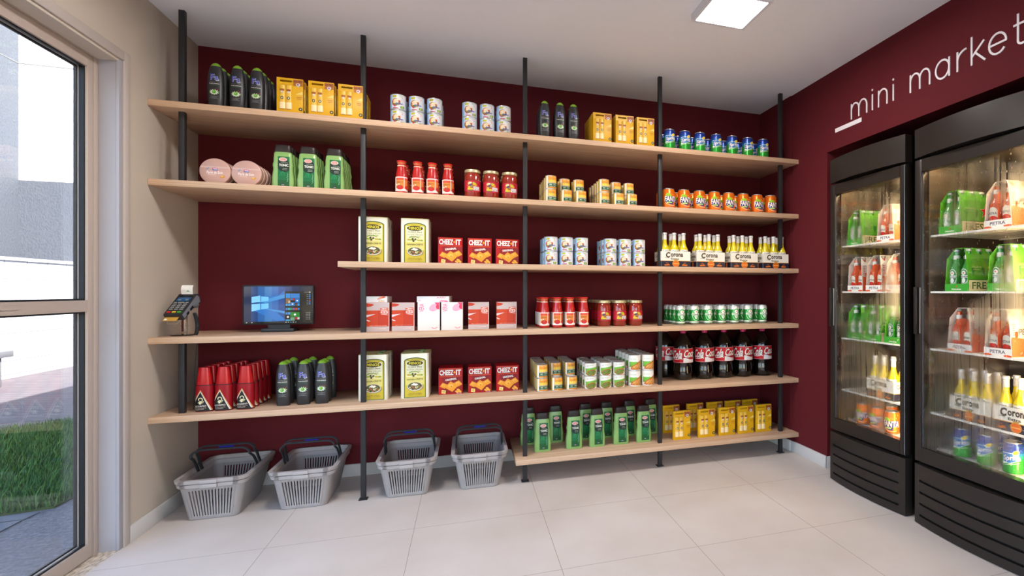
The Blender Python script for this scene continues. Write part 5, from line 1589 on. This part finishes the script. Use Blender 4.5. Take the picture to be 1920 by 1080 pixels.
# ------------------------------------------------------------------ display fridges
FK = C('#2f2926', .32, .25, noise=.06); FB = C('#0c0c0d', .35); FIN = C('#5a5046', .5); FSH = C('#e9e6e0', .4)
GRILLE = C('#030303', .8)
LED = C('#ffd9a0', .5, 0, 52); LED2 = C('#ffd9a0', .5, 0, 40)
def fridge(y0, y1, label):
    """door faces -X; y0 near end, y1 far end"""
    T = thing('display_fridge', (2.062, (y0 + y1) / 2, 0), label, 'fridge', 'black display fridges in the alcove')
    h = (y1 - y0) / 2
    def bow(a, b_, z0, z1, amp, xb, m, g, n=16):
        pts = []
        for i in range(n + 1):
            y = a + (b_ - a) * i / n; u = y / h
            pts.append((-amp * (1 - u * u), y))
        pts += [(xb, b_), (xb, a)]
        g.prism(pts, 'z', z0, z1, m); return g
    def bowslot(a, b_, z0, z1, amp, m, g, n=14):
        for i in range(n):
            ya, yb = a + (b_ - a) * i / n, a + (b_ - a) * (i + 1) / n
            xa, xb_ = -amp * (1 - (ya / h) ** 2) - .0006, -amp * (1 - (yb / h) ** 2) - .0006
            g.add([(xa, ya, z0), (xb_, yb, z0), (xb_, yb, z1), (xa, ya, z1)], [(0, 1, 2, 3)], m)
    # cabinet shell
    g = G()
    g.box(.045, -h, .02, .62, -h + .03, 1.905, FB); g.box(.045, h - .03, .02, .62, h, 1.905, FB)
    g.box(.59, -h + .03, .02, .62, h - .03, 1.905, FB); g.box(.045, -h + .03, 1.745, .59, h - .03, 1.905, FB); g.box(.045, -h + .03, .02, .59, h - .03, .330, FB)
    g.build('cabinet', T)
    g = G(); e = .0305
    g.box(.046, -h + e - .0004, .331, .588, -h + e + .012, 1.744, FIN); g.box(.046, h - e - .012, .331, .588, h - e + .0004, 1.744, FIN); g.box(.576, -h + e + .012, .331, .589, h - e - .012, 1.744, FIN); g.box(.046, -h + e + .012, 1.730, .576, h - e - .012, 1.7445, FIN)
    g.build('liner', T, label='dark brown inner lining')
    bow(-h, h, 1.767, 1.905, .030, .044, FK, G()).build('header_panel', T)
    # kick panel with recessed slots
    g = G(); zs = [.020, .0425, .0495, .0965, .1035, .1505, .1575, .2060, .2130, .288]
    bow(-h, h, .004, .0415, .024, .044, FK, g)
    zz = [(.0415, .0525), (.0965, .1075), (.1515, .1625), (.2065, .2175)]
    prev = .0415
    for k, (za, zb) in enumerate(zz):
        bow(-h, -h + .036, za, zb, .0, .044, FK, g, 2) if False else None
        # solid band up to the slot, then slot strip set back 8 mm between end blocks
        if za > prev: bow(-h, h, prev, za, .024, .044, FK, g)
        n = 16; h2 = h - .028; pts = [(-.024 * (1 - ((-h2 + (2 * h2) * i / n) / h) ** 2) + .014, -h2 + 2 * h2 * i / n) for i in range(n + 1)] + [(.0438, h2), (.0438, -h2)]
        g.prism(pts, 'z', za, zb, GRILLE)
        for s_ in (-1, 1):
            ya, yb = (-h, -h + .038) if s_ < 0 else (h - .032, h)
            m_ = 4; q = [(-.024 * (1 - ((ya + (yb - ya) * i / m_) / h) ** 2), ya + (yb - ya) * i / m_) for i in range(m_ + 1)] + [(.0439, yb), (.0439, ya)]
            g.prism(q, 'z', za, zb, FK)
        prev = zb
    bow(-h, h, prev, .288, .024, .044, FK, g)
    g.build('kick_panel', T)
    # door
    g = G(); e0, e1, b0, b1 = .036, .040, .069, .058
    f0 = .0
    g.box(f0, -h, .303, .040, -h + e0, 1.7555, FK, .003); g.box(f0, h - e1, .303, .040, h, 1.7555, FK, .003)
    g.box(f0, -h + e0, .303, .040, h - e1, .303 + b0, FK); g.box(f0, -h + e0, 1.7555 - b1, .040, h - e1, 1.7555, FK)
    d = g.build('door', T)
    pn = G().add([(.010, -h + e0, .372), (.010, h - e1, .372), (.010, h - e1, 1.6975), (.010, -h + e0, 1.6975)], [(0, 1, 2, 3)], M_WET)
    g = G(); g.box(.0095, -h + e0 + .0005, .3725, .0115, h - e1 - .0005, 1.697, M_WET); g.build('door_pane', d, smooth=False, label='glass pane misted with condensation')
    g = G(); g.box(.006, h - e1 - .003, .375, .009, h - e1 - .0003, 1.694, C('#8a8f98', .25, .7)); g.box(-.004, h - e1 + .004, .92, -.0003, h - e1 + .009, 1.14, SILVER); g.box(-.014, h - .022, .915, -.0003, h - .004, 1.143, FK, .003)
    g.build('handle', d, label='slim upright grip with a bright edge')
    G().tube([(-.001, -h + .002, .31), (-.001, -h + .002, 1.75)], .0025, C('#6f7680', .25, .7), 6).build('edge_strip', d)
    # shelves, floor, lights
    for i, z in enumerate((1.391, 1.122, .848, .542)):
        g = G()
        g.box(.050, -h + .045, z - .009, .062, h - .045, z, FSH)
        for k in range(13):
            y = -h + .048 + (2 * h - .096) * k / 12
            g.box(.062, y - .008, z - .005, .50, y + .008, z - .001, FSH)
        g.box(.50, -h + .045, z - .009, .51, h - .045, z, FSH)
        g.build('fridge_shelf', T)
    G().box(.046, -h + .043, .331, .575, h - .043, .362, FSH).build('fridge_floor', T)
    g = G()
    for s_ in (-1,):
        g.box(.046, s_ * (h - .046) - .003, .37, .072, s_ * (h - .046) + .003, 1.70, LED)
    g.box(.075, -h + .07, 1.722, .095, h - .07, 1.7295, LED2)
    g.build('light_strip', T, label='warm white light strip')
    g = G()
    for z in (1.30, 1.03, .76, .45):
        for k in range(4): g.box(.570, -.10 + k * .055, z, .5755, -.06 + k * .055, z + .045, BLACK)
    g.build('back_vents', T)
    return T
fridge(2.100, 2.679, 'tall black glass-door display fridge, farther one beside the wall corner')
fridge(1.460, 2.040, 'tall black glass-door display fridge, nearer one cut by the photo edge')

# fridge stock: fronts face the door (-X)
RF = -PI / 2                                          # local -Y (front) turned to -X
gcar = p_carrier('green'); pcar = p_carrier('petra')
gbot = p_beer_bottle('lager_bottle', '#2f8a3a', .192, 'green', '#b8bcc0'); pbot = p_beer_bottle('ale_bottle', '#b8431c', .192, 'amber', '#8a8478')
def carrier(kind, x, y, z, where):
    c_, b_, nm = (gcar, gbot, 'green') if kind == 'g' else (pcar, pbot, 'white and red')
    place(c_, x + .096, y, z, f'{nm} six-pack beer carrier, {where}', 'carrier', f'{nm} beer carriers in fridges', RF)
    for r_ in range(3):
        for k in range(2):
            dx, dy = (k - .5) * .060, (r_ - 1) * .061
            place(b_, x + .096 + dy, y - dx, z + .0014, f"{'green' if kind == 'g' else 'amber'} beer bottle, {('front', 'middle', 'rear')[r_]} {('far', 'near')[k]} of carrier, {where}", 'bottle', ('green' if kind == 'g' else 'amber') + ' bottles in fridge carriers', RF)
XS = 2.118
for z, L in ((1.391, (('g', 2.535), ('p', 2.295))), (1.122, (('p', 2.530), ('p', 2.380), ('p', 2.230))), (.848, (('g', 2.530), ('g', 2.388), ('g', 2.240)))):
    sh = {1.391: 'top', 1.122: 'second', .848: 'third'}[z]
    for i, (k, y) in enumerate(L):
        carrier(k, XS, y, z, f"{sh} shelf, farther fridge, {('farthest', 'middle', 'nearest')[i if len(L) == 3 else i * 2]}")
for z, L in ((1.391, (('g', 1.890), ('p', 1.655))), (1.122, (('g', 1.855), ('g', 1.640))), (.850, (('p', 1.840), ('p', 1.655)))):
    sh = {1.391: 'top', 1.122: 'second', .850: 'third'}[z]
    for i, (k, y) in enumerate(L):
        carrier(k, XS, y, min(z, z) if z != .850 else .848, f"{sh} shelf, nearer fridge, {('left', 'right')[i]}")
def pack_side(x, y, z, which):
    place(cart, x, y, z, f'white and navy beer carton, {which}', 'carton', 'lager cartons in the fridges', RF)
    for r_ in range(2):
        for k in range(3):
            dx, dy = (k - 1) * .0655, (r_ - .5) * .062
            place(pale, x + dy, y - dx, z + .0014, f'pale lager bottle, {("front", "rear")[r_]} {("far", "middle", "near")[k]}, in carton, {which}', 'bottle', 'lager bottles in the fridges', RF)
pack_side(XS + .062, 2.335, .542, 'fourth shelf, farther fridge')
pack_side(XS + .062, 1.790, .542, 'fourth shelf, nearer fridge, left')
pack_side(XS + .062, 1.575, .542, 'fourth shelf, nearer fridge, right')
for ri in range(2):
    for i, y in enumerate([2.501, 2.3896, 2.2794]):
        place(fanta, 2.150 + ri * .10, y, .362, f"orange soda can, {('front', 'rear')[ri]} {('far', 'middle', 'near')[i]}, bottom of farther fridge", 'can', 'orange soda cans in the fridge', RF + .3, .93)
    for i, y in enumerate([1.850, 1.731, 1.6103]):
        place(sprite, 2.150 + ri * .10, y, .362, f"green and blue soda can, {('front', 'rear')[ri]} {('left', 'middle', 'right')[i]}, bottom of nearer fridge", 'can', 'lemon soda cans in the fridge', RF + .3)
